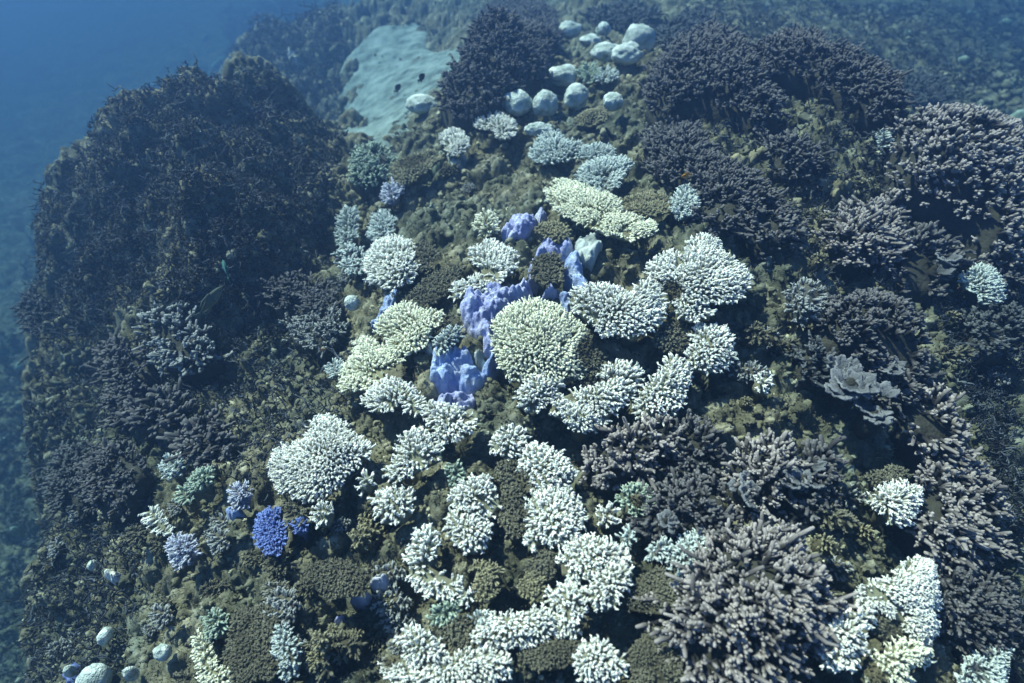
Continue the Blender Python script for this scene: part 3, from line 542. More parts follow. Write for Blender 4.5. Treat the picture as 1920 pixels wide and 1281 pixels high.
G3 = 'dark branching coral thickets'
TH = [
 ([(820,165),(835,120),(850,90),(880,70),(890,30),(930,2),(990,-8),(1040,10),(1045,60),(1010,110),(950,150),(900,190),(840,195)],'slate','dark branching mound at the top between sand and boulders',dict(sp=9,L=20,H=.35,h=.05)),
 ([(1220,160),(1230,110),(1290,62),(1350,60),(1420,90),(1450,140),(1480,190),(1440,200),(1380,175),(1300,165),(1250,185)],'slate','dark branching dome at the upper right, left of the long ridge',dict(sp=11,L=26,H=.32,h=.05)),
 ([(1415,95),(1450,65),(1560,78),(1640,110),(1690,150),(1700,200),(1650,190),(1580,150),(1520,120),(1440,112)],'slate','long dark branching ridge along the upper right',dict(sp=10,L=22,H=.22,h=.1)),
 ([(1690,300),(1700,205),(1740,190),(1830,210),(1890,240),(1935,330),(1935,470),(1870,450),(1820,375),(1750,350),(1700,330)],'grey','very big pinkish grey branching dome at the upper right edge',dict(sp=14,L=34,H=.35,h=.05,curl=.2)),
 ([(1215,240),(1260,215),(1320,240),(1340,290),(1420,330),(1480,400),(1500,440),(1440,440),(1400,400),(1350,420),(1310,390),(1300,330),(1240,310)],'slate','loose dark thicket running down right of the creamy yellow table',dict(sp=12,L=30,H=.16)),
 ([(1435,270),(1480,240),(1530,260),(1550,295),(1500,310),(1460,300)],'slate','small slate thicket left of the upper right hollow',dict(sp=11,L=28,H=.12)),
 ([(1560,430),(1600,385),(1670,370),(1700,410),(1690,460),(1640,480),(1580,465)],'grey','pale-tipped thicket in the right middle under the hollow',dict(sp=13,L=34,H=.14)),
 ([(1690,490),(1700,430),(1750,420),(1790,470),(1760,535),(1700,525)],'slate','slate thicket right beside the pale-tipped one',dict(sp=13,L=36,H=.12)),
 ([(1535,600),(1570,550),(1630,538),(1700,560),(1740,620),(1735,700),(1670,700),(1600,660),(1550,640)],'slate','broad slate thicket dome above the grey leaf coral',dict(sp=13,L=32,H=.18,curl=.2)),
 ([(1700,735),(1760,720),(1800,770),(1830,850),(1790,880),(1740,830),(1700,790)],'grey','upper thicket of the pale antler column down the right side',dict(sp=15,L=38,H=.16)),
 ([(1740,880),(1800,850),(1850,880),(1890,950),(1880,1020),(1820,1050),(1760,1030),(1720,960)],'grey','lower thicket of the pale antler column down the right side',dict(sp=15,L=34,H=.16,curl=.5)),
 ([(1085,885),(1120,835),(1190,795),(1260,785),(1270,830),(1220,870),(1150,905)],'grey','charcoal finger thicket right of the tall white pair',dict(sp=15,L=38,H=.12)),
 ([(1270,800),(1310,785),(1345,820),(1335,880),(1285,900),(1255,860)],'slate','charcoal curly thicket under the upright white lobe',dict(sp=14,L=32,H=.1)),
 ([(1370,900),(1400,840),(1460,825),(1500,850),(1490,920),(1430,945)],'grey','grey thicket above the big dome, left half of a pair',dict(sp=14,L=38,H=.14,flat=1.4)),
 ([(1500,860),(1540,835),(1565,870),(1560,920),(1520,950),(1490,930)],'slate','grey thicket above the big dome, right half of a pair',dict(sp=14,L=38,H=.12,flat=1.6)),
 ([(1200,960),(1240,910),(1320,890),(1375,935),(1370,985),(1300,1000),(1220,990)],'slate','dark violet-grey finger thicket left above the big dome',dict(sp=14,L=34,H=.12)),
 ([(1268,1200),(1272,1120),(1310,1050),(1360,1010),(1420,985),(1490,990),(1535,1050),(1560,1130),(1530,1200),(1450,1265),(1380,1285),(1310,1250)],'grey','huge pinkish grey branching dome at the lower right with long flattened fingers',dict(sp=15,L=46,H=.15,h=.03,r=.25,flat=1.7,lean=1.2,curl=.6,forks=4,up=.6)),
 ([(1775,1070),(1860,1065),(1900,1120),(1890,1200),(1830,1210),(1780,1160)],'slate','dull slate thicket right of the large dense-knobbed table',dict(sp=12,L=30,H=.1)),
 ([(265,610),(300,575),(345,578),(385,620),(400,660),(340,685),(290,660)],'mute','pale-tipped upright finger thicket at the foot of the left mound',dict(sp=12,L=28,H=.14)),
 ([(185,660),(210,625),(260,630),(275,690),(240,740),(200,720)],'slate','finger thicket leaning left, beside the pale-tipped one',dict(sp=12,L=28,H=.12)),
 ([(200,760),(215,700),(235,720),(245,770),(225,790)],'slate','narrow drooping finger thicket below the left-leaning one',dict(sp=11,L=24,H=.1)),
 ([(255,770),(290,735),(330,745),(335,790),(295,800),(265,800)],'slate','spindly broken branches on the left slope',dict(sp=16,L=46,H=.06)),
 ([(340,840),(360,795),(410,790),(435,820),(400,850),(360,860)],'slate','fallen grey branches right of the spindly ones',dict(sp=14,L=40,H=.04,lean=.3,flat=1.6)),
 ([(150,890),(170,840),(240,830),(262,870),(230,940),(175,950)],'slate','dark thicket on the steep left slope',dict(sp=10,L=24,H=.14)),
 ([(95,900),(110,840),(150,835),(150,890),(140,950),(100,945)],'dim','outermost dark thicket on the steep left slope',dict(sp=10,L=22,H=.12)),
 ([(490,515),(560,505),(620,530),(630,570),(570,590),(510,570)],'slate','bluish fine-branched thicket at the right foot of the left mound',dict(sp=9,L=22,H=.1)),
 ([(530,590),(570,595),(630,575),(640,605),(600,645),(545,630)],'mute','pale bluish bushy thicket below the fine-branched one',dict(sp=9,L=20,H=.08,r=.24)),
 ([(645,470),(675,465),(685,495),(665,515),(648,495)],'pale','little pale bush between the bright white clump and the left valley',dict(sp=9,L=20,H=.06)),
 ([(1660,700),(1720,690),(1725,730),(1690,760),(1650,740)],'slate','ragged thicket joining the slate dome and the antler column',dict(sp=13,L=34,H=.1)),
 ([(1500,660),(1530,640),(1555,680),(1545,710),(1510,700)],'dim','small dark bush at the left of the grey leaf coral',dict(sp=12,L=26,H=.08)),
 ([(1300,330),(1350,300),(1400,330),(1390,380),(1340,390)],'slate','slate bush just below the orange fish',dict(sp=11,L=28,H=.12)),
 ([(30,590),(60,545),(85,570),(80,620),(45,640)],'dim','dark bush at the far left edge under the mound',dict(sp=9,L=20,H=.15)),
 ([(1780,190),(1765,150),(1700,140),(1720,185)],'dim','hazy dark bush behind the very big upper right dome',dict(sp=9,L=20,H=.1)),
 ([(1100,20),(1180,5),(1230,20),(1200,45),(1130,40)],'dim','hazy dark bush at the top edge behind the boulders',dict(sp=9,L=18,H=.08)),
 ([(1240,50),(1300,20),(1340,40),(1300,60),(1250,80)],'dim','hazy dark bush behind the upper right dome',dict(sp=9,L=20,H=.15)),
 ([(1830,590),(1900,560),(1925,620),(1890,660),(1840,650)],'dim','dim bush at the right edge below the blue crescent coral',dict(sp=12,L=26,H=.1)),
 ([(1840,480),(1890,460),(1925,500),(1910,540),(1870,520)],'slate','slate bush right of and above the blue crescent coral',dict(sp=11,L=26,H=.1)),
]

# ---------------------------------------------------------------- ground: one reef sheet
def axis(lo, f0, f1, hi, step, grow):
    a = list(np.arange(f0, f1, step)); s = step
    while a[-1] < hi: s *= grow; a.append(a[-1] + s)
    s = step; b = [f0]
    while b[-1] > lo: s *= grow; b.append(b[-1] - s)
    return np.array(b[:0:-1] + a)
gx = axis(-45, -2.7, 2.7, 45, .0085, 1.018)
gy = axis(-8, .1, 4.6, 60, .0095, 1.010)
GX, GY = np.meshgrid(gx, gy)
GZ = base(GX, GY) + rough(GX, GY)
CARVE = [(c[0], .055) for c in FC + BR] + [(c[0], .03) for c in TH]   # the rock is lower where a colony has grown over it
for pxs, dz in CARVE:
    pw = hit(pxs, .03)[0][:, :2]; lo_, hi2 = pw.min(0) - .05, pw.max(0) + .05
    i0, i1 = np.searchsorted(gx, [lo_[0], hi2[0]]); j0, j1 = np.searchsorted(gy, [lo_[1], hi2[1]])
    if i1 <= i0 or j1 <= j0: continue
    ax_, ay_ = GX[j0:j1, i0:i1], GY[j0:j1, i0:i1]; pi_, pd_, _ = poly_dist(np.stack([ax_.ravel(), ay_.ravel()], 1), pw)
    GZ[j0:j1, i0:i1] -= dz * sstep(-.02, .03, np.where(pi_, pd_, -pd_)).reshape(ax_.shape)
box = (GX > SAND[:, 0].min() - .5) & (GX < SAND[:, 0].max() + .5) & (GY > SAND[:, 1].min() - .5) & (GY < SAND[:, 1].max() + .5)
pin, pd, _ = poly_dist(np.stack([GX[box], GY[box]], 1), SAND)
sd = np.where(pin, pd, -pd) + .32 * (fbm(GX[box] * 3, GY[box] * 3, 88) - .5)
GZ[box] -= 0.16 * sstep(-.02, .36, sd)
ny, nx = GX.shape
idx = np.arange(ny * nx).reshape(ny, nx)
F = np.stack([idx[:-1, :-1], idx[:-1, 1:], idx[1:, 1:], idx[1:, :-1]], -1).reshape(-1, 4)
g = Acc(); g.add(np.stack([GX, GY, GZ], -1).reshape(-1, 3), [F])
tag(g.build('seabed', M['rock']), 'algae covered reef rock sloping away into blue water', None, kind='structure')
# sand channel: a level sheet that the rock rises out of
sx = np.arange(SAND[:, 0].min() - .5, SAND[:, 0].max() + .5, .03); sy = np.arange(SAND[:, 1].min() - .4, SAND[:, 1].max() + .4, .04)
SX, SY = np.meshgrid(sx, sy); q = np.stack([SX.ravel(), SY.ravel()], 1)
pin, pd, _ = poly_dist(q, SAND); sd = np.where(pin, pd, -pd).reshape(SX.shape)
SZ = base(SX, SY) - .02 - .25 * sstep(-.1, -.5, sd) + .05 * (fbm(SX * 2.5, SY * 2.5, 77) - .5) + .008 * np.sin((SX * .6 + SY + .4 * fbm(SX * 2, SY * 2, 5)) * 26)
sn = np.arange(SX.size).reshape(SX.shape)
F = np.stack([sn[:-1, :-1], sn[:-1, 1:], sn[1:, 1:], sn[1:, :-1]], -1).reshape(-1, 4)
g = Acc(); g.add(np.stack([SX, SY, SZ], -1).reshape(-1, 3), [F])
tag(g.build('sand', M['sand']), 'pale sand channel between the dark coral mounds', None, kind='structure')

# ---------------------------------------------------------------- coral builders
def world_poly(px, h):
    P, t = hit(px, h); return P[:, :2], float(np.median(t))

def grid_pts(poly, s, rng, jit=.45):
    x0, y0 = poly.min(0) - s; x1, y1 = poly.max(0) + s
    xs = np.arange(x0, x1, s); ys = np.arange(y0, y1, s * .866)
    X, Y = np.meshgrid(xs, ys); X = X + (np.arange(len(ys)) % 2)[:, None] * s / 2
    X = X + rng.uniform(-jit, jit, X.shape) * s; Y = Y + rng.uniform(-jit, jit, Y.shape) * s
    q = np.stack([X.ravel(), Y.ravel()], 1)
    wob = s * 1.2
    i, d, n = poly_dist(q, poly)
    d2 = np.where(i, d, -d) + wob * (vnoise(q[:, 0] / s / 2.3, q[:, 1] / s / 2.3, 5) - .5) * 2
    k = d2 > 0
    return q[k], d[k] * np.where(i[k], 1, 0), n[k]

def slab(poly, s, zt, zb, m, name, parent, origin, tipf=.5, deadf=None):
    """solid sheet that fills the outline: top zt(x,y,d), underside zb(x,y,d)"""
    x0, y0 = poly.min(0) - s; x1, y1 = poly.max(0) + s
    xs = np.arange(x0, x1 + s, s); ys = np.arange(y0, y1 + s, s)
    X, Y = np.meshgrid(xs, ys)
    cx = (X[:-1, :-1] + s / 2); cy = (Y[:-1, :-1] + s / 2)
    keep = poly_dist(np.stack([cx.ravel(), cy.ravel()], 1), poly)[0].reshape(cx.shape)
    if keep.sum() < 4: return None
    cnt = np.zeros(X.shape, int)
    for a, b in ((0, 0), (0, 1), (1, 0), (1, 1)):
        cnt[a:a + keep.shape[0], b:b + keep.shape[1]] += keep
    q = np.stack([X.ravel(), Y.ravel()], 1)
    used = cnt.ravel() > 0; bnd = used & (cnt.ravel() < 4)
    i, d, nn = poly_dist(q[used], poly)
    qq = q.copy(); u = np.where(used)[0]; bm_ = bnd[u]
    qq[u[bm_]] = nn[bm_]; D = np.zeros(len(q)); D[u] = np.where(bm_, 0, d)
    mp = -np.ones(len(q), int); mp[u] = np.arange(len(u)); n = len(u)
    x, y, dd = qq[u, 0], qq[u, 1], D[u]
    T = np.stack([x, y, zt(x, y, dd)], 1); B = np.stack([x, y, np.minimum(zb(x, y, dd), T[:, 2] - .002)], 1)
    ids = np.arange(X.size).reshape(X.shape)
    r, c = np.where(keep)
    quad = np.stack([ids[r, c], ids[r, c + 1], ids[r + 1, c + 1], ids[r + 1, c]], 1); quad = mp[quad]
    # boundary edges
    E = np.concatenate([quad[:, [0, 1]], quad[:, [1, 2]], quad[:, [2, 3]], quad[:, [3, 0]]])
    key = np.minimum(E[:, 0], E[:, 1]) * (n + 1) + np.maximum(E[:, 0], E[:, 1])
    uq, inv, ct = np.unique(key, return_inverse=True, return_counts=True)
    be = E[ct[inv] == 1]
    side = np.stack([be[:, 1], be[:, 0], be[:, 0] + n, be[:, 1] + n], 1)
    a = Acc()
    dv = deadf(np.concatenate([x, x]), np.concatenate([y, y])) if deadf else 0.0
    a.add(np.concatenate([T, B]), [quad, quad[:, ::-1] + n, side], tipf, dv)
    return a.build(name, m, parent, origin=origin)

def spots(dead):
    if not dead: return None
    P = [(hit([d[:2]], .06)[0][0][:2], d[2]) for d in dead]
    sc = []
    for (p, r), d in zip(P, dead):
        t = hit([d[:2]], .06)[1][0]; sc.append((p, r * t / FPX))
    def f(x, y):
        o = np.zeros(np.shape(x))
        for p, r in sc:
            dd = np.hypot(x - p[0], y - p[1]) / r + .5 * (fbm(x * 22, y * 22, 8) - .45)
            o = np.maximum(o, 1 - sstep(.75, 1.15, dd))
        return o
    return f

def grow(x, y):
    """way the branches point: off the reef face and a little towards open water"""
    n = nrm(x, y) * .6 + np.array([0, -.28, .5]); return n / np.linalg.norm(n, axis=-1, keepdims=True)

def finger_coral(px, mat, label, cat='coral', name='finger_coral', group=None, sp=8.5, L=15, h=.07, dome=.035, splay=.8, r=.43, dead=None, seed=1, nub=4, lean=.62, jit=.10):
    rng = np.random.default_rng(seed)
    h = max(.028, h * .32); dome *= .6; sp *= .66; L *= .60; nub = min(nub, 3)
    _, t = world_poly(px, h)
    u = t / FPX                                # metres per photo pixel here
    poly, t = world_poly(px, h + dome * .6 + L * u * .7)
    s = sp * u; Lm = L * u; rm = r * s
    q, d, nn = grid_pts(poly, s, rng)
    cell = s * 9.5
    lob = lambda x, y: lumps(x + .35 * cell * fbm(x / cell * 1.3, y / cell * 1.3, seed + 9, 2), y + .35 * cell * fbm(x / cell * 1.3, y / cell * 1.3, seed + 19, 2), cell, seed, .5, .95)
    lv = lob(q[:, 0], q[:, 1]); kk = ((lv > .22) | (rng.random(len(q)) < .25))
    if len(q) > 90: q, d, nn = q[kk], d[kk], nn[kk]
    if len(q) < 3: return None
    c = poly.mean(0)
    wd = max(d.max(), 1e-3)
    top = lambda x, y, dd: base(x, y) + h + dome * (1 - (1 - np.clip(dd / wd, 0, 1)) ** 2) + .012 * (fbm(x * 9, y * 9, 3) - .5) + cell * .26 * (lob(x, y) - .6) * np.clip(dd / (2 * s), 0, 1)
    z = top(q[:, 0], q[:, 1], d)
    n = grow(q[:, 0], q[:, 1])
    out = nn - q; out /= np.linalg.norm(out, axis=1, keepdims=True) + 1e-6
    fc = q - c; fc /= np.linalg.norm(fc, axis=1, keepdims=True) + .03
    e = np.exp(-(d / (Lm * 1.1)) ** 1.5)[:, None]
    dr = n * (1 - .45 * e) + np.pad(out * splay * e + fc * lean * (1 - e), ((0, 0), (0, 1))) * 1.5 + rng.normal(0, jit, (len(q), 3))
    dr /= np.linalg.norm(dr, axis=1, keepdims=True)
    df = spots(dead); dv = df(q[:, 0], q[:, 1]) if df else np.zeros(len(q))
    ln = Lm * rng.uniform(.75, 1.2, len(q)) * (1 - .45 * dv)
    K = 5; tt = np.linspace(0, 1, K)
    P0 = np.stack([q[:, 0], q[:, 1], z - .3 * Lm], 1)
    bend = rng.normal(0, .12, (len(q), 3))
    P = P0[:, None] + dr[:, None] * (ln[:, None] * tt * 1.3)[..., None] + bend[:, None] * (ln[:, None] * tt ** 2)[..., None]
    org = (float(c[0]), float(c[1]), float(base(c[0], c[1])))
    th = thing(name, org, label, cat, group)
    a = Acc()
    rr = rm * rng.uniform(.8, 1.2, len(q))[:, None] * np.array([1.05, 1., .95, .85, .55])[None]
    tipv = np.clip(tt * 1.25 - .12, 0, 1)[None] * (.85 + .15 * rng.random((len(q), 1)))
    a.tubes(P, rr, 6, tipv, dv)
    for k in range(nub):
        f = rng.uniform(.45, .95, len(q)); ang = rng.uniform(0, 2 * np.pi, len(q))
        s0 = P0 + dr * (ln * 1.3 * f)[:, None] + bend * (ln * f ** 2)[:, None]
        ref = np.cross(dr, rng.normal(0, 1, (len(q), 3))); ref /= np.linalg.norm(ref, axis=1, keepdims=True)
        e2 = s0 + (ref * .75 + dr * .75) * (rm * rng.uniform(1.3, 2.2, len(q)))[:, None]
        a.tubes(np.stack([s0, (s0 + e2) / 2, e2], 1), rm * np.array([.5, .48, .32])[None], 4, np.stack([f, np.minimum(1, f + .15), np.minimum(1, f + .3)], 1) * .95, dv)
    a.build('branches', mat, th, origin=org)
    slab(poly, max(s * .8, .006), lambda x, y, dd: top(x, y, dd) - .15 * Lm, lambda x, y, dd: base(x, y) + h * (.9 - 2.6 * sstep(.35, .95, dd / wd)) - .012, mat, 'plate', th, org, .0, lambda x, y: np.maximum(df(x, y) if df else 0, .25 + .6 * sstep(.45, .6, fbm(x * 30, y * 30, seed))))  # underside shade painted on by low tint and mottled dead film
    return th

def lump_coral(px, mat, label, cat='coral', name='encrusting_coral', group=None, H=.05, h=.035, cell=.05, amp=.02, seed=1, edge=.9, curl=0.0, dead=None):
    h = .008 + h * .1; H *= .42; amp *= .8; cell *= .8
    poly, t = world_poly(px, h + H * .7 - .035); c = poly.mean(0); u = t / FPX
    _, d, _ = poly_dist(poly.mean(0)[None], poly); wd = max(float(d[0]), .02)
    def top(x, y, dd):
        k = np.clip(dd / (wd * edge), 0, 1)
        return base(x, y) + rough(x, y) * (1 - .6 * k) + .012 - .03 * k + .012 * lumps(x, y, .028, 9, .3, .7) + .006 * lumps(x, y, .014, 19, .3, .6) + h * np.sqrt(k) + H * np.sqrt(1 - (1 - k) ** 2) + amp * (lumps(x + .2 * cell * fbm(x * 30, y * 30, 3), y, cell, seed) + .55 * lumps(x, y, cell * .42, seed + 3) + .3 * lumps(x, y, cell * .2, seed + 5)) * (.3 + .7 * k) + curl * sstep(.35, 0, dd / wd)
    org = (float(c[0]), float(c[1]), float(base(c[0], c[1])))
    df = spots(dead)
    o = slab(poly, min(max(2.0 * u, .004), wd / 6), top, lambda x, y, dd: surf(x, y) - .07, mat, name, None, org, .5, df)
    if o is None: return None
    # tips of the knobs are paler: drive 'tip' with relief
    me = o.data; n = len(me.vertices); co = np.empty(n * 3); me.vertices.foreach_get('co', co); co = co.reshape(-1, 3) + np.array(org)
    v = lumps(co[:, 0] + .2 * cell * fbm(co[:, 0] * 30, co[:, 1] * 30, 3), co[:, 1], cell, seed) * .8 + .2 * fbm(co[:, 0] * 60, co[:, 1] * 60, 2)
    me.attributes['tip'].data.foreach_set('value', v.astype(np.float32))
    return tag(o, label, cat, group)

def thicket(px, mat, label, cat='coral', name='branching_coral', group=None, sp=15, L=34, r=.30, H=.12, h=.02, lean=.9, seed=1, forks=3, curl=.55, flat=1.35, nub=2, up=.8, K=8, swirl=2.2):
    rng = np.random.default_rng(seed)
    H *= .55; h *= .5; L *= .62; sp *= .80
    poly, t = world_poly(px, h + H * .7); u = t / FPX; s = sp * u; Lm = L * u; rm = r * s * .86
    q, d, nn = grid_pts(poly, s, rng, .5)
    if len(q) < 3: return None
    cell = s * 6
    lv = lumps(q[:, 0] + .3 * cell * fbm(q[:, 0] / cell, q[:, 1] / cell, seed), q[:, 1], cell, seed, .45, .9); kk = (lv > .35) | (rng.random(len(q)) < .15)
    if len(q) > 90: q, d, nn = q[kk], d[kk], nn[kk]
    c = poly.mean(0); wd = max(d.max(), 1e-3)
    top = lambda x, y, dd: base(x, y) + h + .22 * cell * (lumps(x + .3 * cell * fbm(x / cell, y / cell, seed), y, cell, seed, .45, .9) - .6) + H * np.sqrt(np.clip(1 - (1 - np.clip(dd / wd, 0, 1)) ** 2, 0, 1)) + .03 * (fbm(x * 5, y * 5, seed) - .5) - Lm * .35
    z = top(q[:, 0], q[:, 1], d); n = grow(q[:, 0], q[:, 1])
    out = nn - q; out /= np.linalg.norm(out, axis=1, keepdims=True) + 1e-6
    fc = q - c; R = np.abs(q - c).max() + 1e-6; fc = fc / R
    e = np.exp(-(d / (Lm * 1.3)) ** 1.2)[:, None]
    dr = n * up * (1 - .3 * e) + np.pad(fc * lean + out * .7 * e, ((0, 0), (0, 1))) + rng.normal(0, .28, (len(q), 3))
    sw = np.stack([fbm(q[:, 0] / s / 4, q[:, 1] / s / 4, 71 + seed, 2) - .37, fbm(q[:, 0] / s / 4, q[:, 1] / s / 4, 171 + seed, 2) - .37, np.zeros(len(q))], 1) * swirl
    dr += sw
    dr[:, 2] = np.maximum(dr[:, 2], -.1)
    dr /= np.linalg.norm(dr, axis=1, keepdims=True)
    N = len(q); tt = np.linspace(0, 1, K)
    P0 = np.stack([q[:, 0], q[:, 1], z - Lm * .15], 1)
    ln = Lm * rng.uniform(.75, 1.25, N)
    bend = rng.normal(0, curl, (N, 3)); bend[:, 2] = np.abs(bend[:, 2]) * .6
    wv = rng.normal(0, curl * .6, (N, 3)); ph = rng.uniform(0, 6, N)
    def at(f):
        f = np.asarray(f)
        if f.ndim == 1 and len(f) == K: f = f[None].repeat(N, 0)
        else: f = f[:, None]
        return P0[:, None] + dr[:, None] * (ln[:, None] * f)[..., None] + bend[:, None] * (ln[:, None] * f ** 2)[..., None] + wv[:, None] * (ln[:, None] * (np.sin(f * 7.5 + ph[:, None]) - np.sin(ph)[:, None]) * .3)[..., None]
    org = (float(c[0]), float(c[1]), float(base(c[0], c[1])))
    th = thing(name, org, label, cat, group)
    a = Acc()
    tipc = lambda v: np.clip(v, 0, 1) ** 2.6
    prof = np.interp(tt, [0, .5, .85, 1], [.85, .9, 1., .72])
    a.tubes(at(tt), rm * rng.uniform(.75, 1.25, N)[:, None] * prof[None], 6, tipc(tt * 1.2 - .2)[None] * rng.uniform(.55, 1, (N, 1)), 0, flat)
    for k in range(forks + nub):
        big = k < forks
        f = rng.uniform(.35, .8, N) if big else rng.uniform(.5, .95, N)
        s0 = at(f)[:, 0]
        side = np.cross(dr, rng.normal(0, 1, (N, 3))); side /= np.linalg.norm(side, axis=1, keepdims=True)
        l2 = (ln * (1.05 - f) * rng.uniform(.5, 1., N)) if big else rm * rng.uniform(1.6, 2.6, N)
        dd_ = side * (.95 if big else 1.) + dr * .75 + np.array([0, 0, .1]); dd_ /= np.linalg.norm(dd_, axis=1, keepdims=True)
        b2 = dr * .35
        t2 = np.linspace(0, 1, 4)
        P = s0[:, None] + dd_[:, None] * (l2[:, None] * t2)[..., None] + b2[:, None] * (l2[:, None] * t2 ** 2)[..., None]
        a.tubes(P, rm * (np.array([.75, .8, .85, .6]) if big else np.array([.55, .52, .48, .3]))[None], 5, tipc((f[:, None] + t2 * (.6 if big else .3)) * 1.15 - .2), 0, flat)
    a.build('branches', mat, th, origin=org)
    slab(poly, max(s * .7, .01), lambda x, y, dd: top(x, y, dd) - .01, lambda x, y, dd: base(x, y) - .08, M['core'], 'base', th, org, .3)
    return th

_ico = {}
def ico(n):
    if n not in _ico:
        bm = bmesh.new(); bmesh.ops.create_icosphere(bm, subdivisions=n, radius=1)
        v = np.array([x.co[:] for x in bm.verts]); f = np.array([[y.index for y in x.verts] for x in bm.faces]); bm.free(); _ico[n] = (v, f)
    return _ico[n]

def boulder(cx, cy, rx, ry, mat, label, cat='coral', name='boulder_coral', group=None, seed=1, lump=.16, rot=0, rise=.5, sub=4, dead=0, hk=1.0):
    p, t = hit([(cx, cy + ry * .5)], 0); p = p[0]; u = t[0] / FPX
    X = rx * u; Z = max(ry * u * 1.1, .3 * X) * hk; Y = min(X, 1.5 * Z) * .9
    v, f = ico(sub); v = v.copy(); out = []
    for co in v:
        c = Vector(co)
        n1 = mnoise.noise(c * 1.3 + Vector((seed * 3.1, 0, 0))); n2 = mnoise.noise(c * 3.2 + Vector((0, seed * 1.7, 0))); n3 = mnoise.noise(c * 9 + Vector((0, 0, seed)))
        cell = mnoise.voronoi(c * 2.6 + Vector((seed, 0, 0)))[0][0]
        out.append(1 + lump * (1.1 * n1 + .6 * n2 + .18 * n3 + .8 * (.5 - cell)))
    k = np.array(out)[:, None]
    w_ = v * k * np.array([X, Y, Z]); 
    a = RAD(rot); ca, sa = math.cos(a), math.sin(a)
    w_ = np.stack([w_[:, 0] * ca - w_[:, 2] * sa * 1., w_[:, 1], w_[:, 0] * sa + w_[:, 2] * ca], 1) if rot else w_
    A = Acc(); org = (p[0], p[1], max(p[2], float(surf(p[:1], p[1:2])[0])) + Z * (rise - .15) + (abs(math.sin(RAD(rot))) * (X - Z) * .4 if rot else 0))
    tipv = np.clip((k[:, 0] - 1) / lump * .6 + .55, 0, 1)
    A.add(w_, [f], tipv, dead)
    o = A.build(name, mat, None); o.location = org
    return tag(o, label, cat, group)

def leaf_coral(cx, cy, size, mat, label, name='leaf_coral', cat='coral', group=None, n=7, seed=1, open_=1.0, spread=1.0, direction=None):
    rng = random.Random(seed)
    p, t = hit([(cx, cy)], .05); p = p[0]; u = t[0] / FPX; R = size * u
    th = thing(name, tuple(p), label, cat, group)
    for i in range(n):
        th0 = (direction if direction is not None else 0) + (rng.uniform(-1.2, 1.2) if direction is not None else rng.uniform(0, 6.28))
        ox = rng.gauss(0, .32) * R * spread; oy = rng.gauss(0, .32) * R * spread
        rr = R * rng.uniform(.45, .8); arc = rng.uniform(.9, 1.7); cup = rng.uniform(.25, .9) * open_; ph = rng.uniform(0, 6); wv = rng.uniform(.06, .14)
        nu, nv = 26, 10; V = []
        for a in range(nu + 1):
            fa = a / nu * 2 - 1; an = th0 + fa * arc
            for b in range(nv + 1):
                fb = b / nv; lim = (1 - .18 * abs(fa) ** 3) * (1 + .10 * math.sin(fa * 9 + ph) + .05 * math.sin(fa * 23 + ph))
                r_ = rr * fb * lim
                z = rr * (cup * fb ** 1.8 * (.5 + .5 * math.cos(fa * 1.2)) + wv * math.sin(fa * 8 + ph) * fb ** 2 + .035 * math.sin(fa * 31 + ph) * fb + .02 * rng.gauss(0, 1) * fb + .05 * math.sin(fb * 9 + ph)) + .02
                V.append((ox + r_ * math.cos(an), oy + r_ * math.sin(an), z))
        V = np.array(V); nn = nv + 1
        i0 = (np.arange(nu)[:, None] * nn + np.arange(nv)[None]).ravel()
        Fq = np.stack([i0, i0 + nn, i0 + nn + 1, i0 + 1], 1)
        A = Acc(); tipv = np.tile(np.linspace(0, 1, nn) ** 2.5, nu + 1); A.add(V, [Fq], tipv)
        o = A.build('frond', mat, th); so_ = o.modifiers.new('solid', 'SOLIDIFY'); so_.thickness = .006; so_.offset = 0
    A = Acc(); v, f = ico(3); k = 1 + .3 * (fbm(v[:, 0] * 3 + 5, v[:, 1] * 3 + v[:, 2] * 2 + 5, seed) - .5)
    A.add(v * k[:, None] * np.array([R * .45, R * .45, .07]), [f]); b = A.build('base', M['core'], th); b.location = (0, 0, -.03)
    return th


# ================================================================ bleached finger corals (white, cream, grey)
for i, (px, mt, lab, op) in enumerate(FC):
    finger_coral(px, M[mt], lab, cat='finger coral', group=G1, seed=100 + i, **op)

# olive-brown living or overgrown carpets of short fingers
for i, (px, lab, op) in enumerate(BR):
    mt = 'tan' if 'tan ' in lab or 'yellow' in lab or 'ochre' in lab else 'brown'
    finger_coral(px, M[mt], lab, cat='coral carpet', name='carpet_coral', group=G2, seed=300 + i, nub=3, lean=.2, jit=.4, dome=.012, **{**op, 'sp': op['sp'] * .85, 'h': op['h'] * .5})

# ================================================================ violet and blue crusts
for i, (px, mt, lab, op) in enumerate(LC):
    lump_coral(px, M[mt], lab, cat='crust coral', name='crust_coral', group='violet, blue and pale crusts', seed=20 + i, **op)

# pale smooth colonies on the left and bottom left
for i, (px, mt, lab, op) in enumerate(SM):
    if mt in ('tan', 'white') or 'shelf' in lab:
        lump_coral(px, M[mt], lab, cat='smooth coral', name='smooth_coral', group='smooth pale corals', seed=60 + i, cell=.07, amp=.02, **op)
        continue
    q = np.array(px, float); c = (q.min(0) + q.max(0)) / 2; ev, V = np.linalg.eigh(np.cov((q - q.mean(0)).T)); ax = V[:, 1]
    pr = (q - c) @ V; l_, s_ = np.abs(pr[:, 1]).max(), np.abs(pr[:, 0]).max()
    boulder(c[0], c[1], l_ * .68, s_ * .68, M['green' if mt == 'green' else 'boulder'], lab, cat='smooth coral', name='smooth_coral', group='smooth pale corals', seed=60 + i, lump=.13, rot=math.degrees(math.atan2(-ax[1], ax[0])), sub=3)

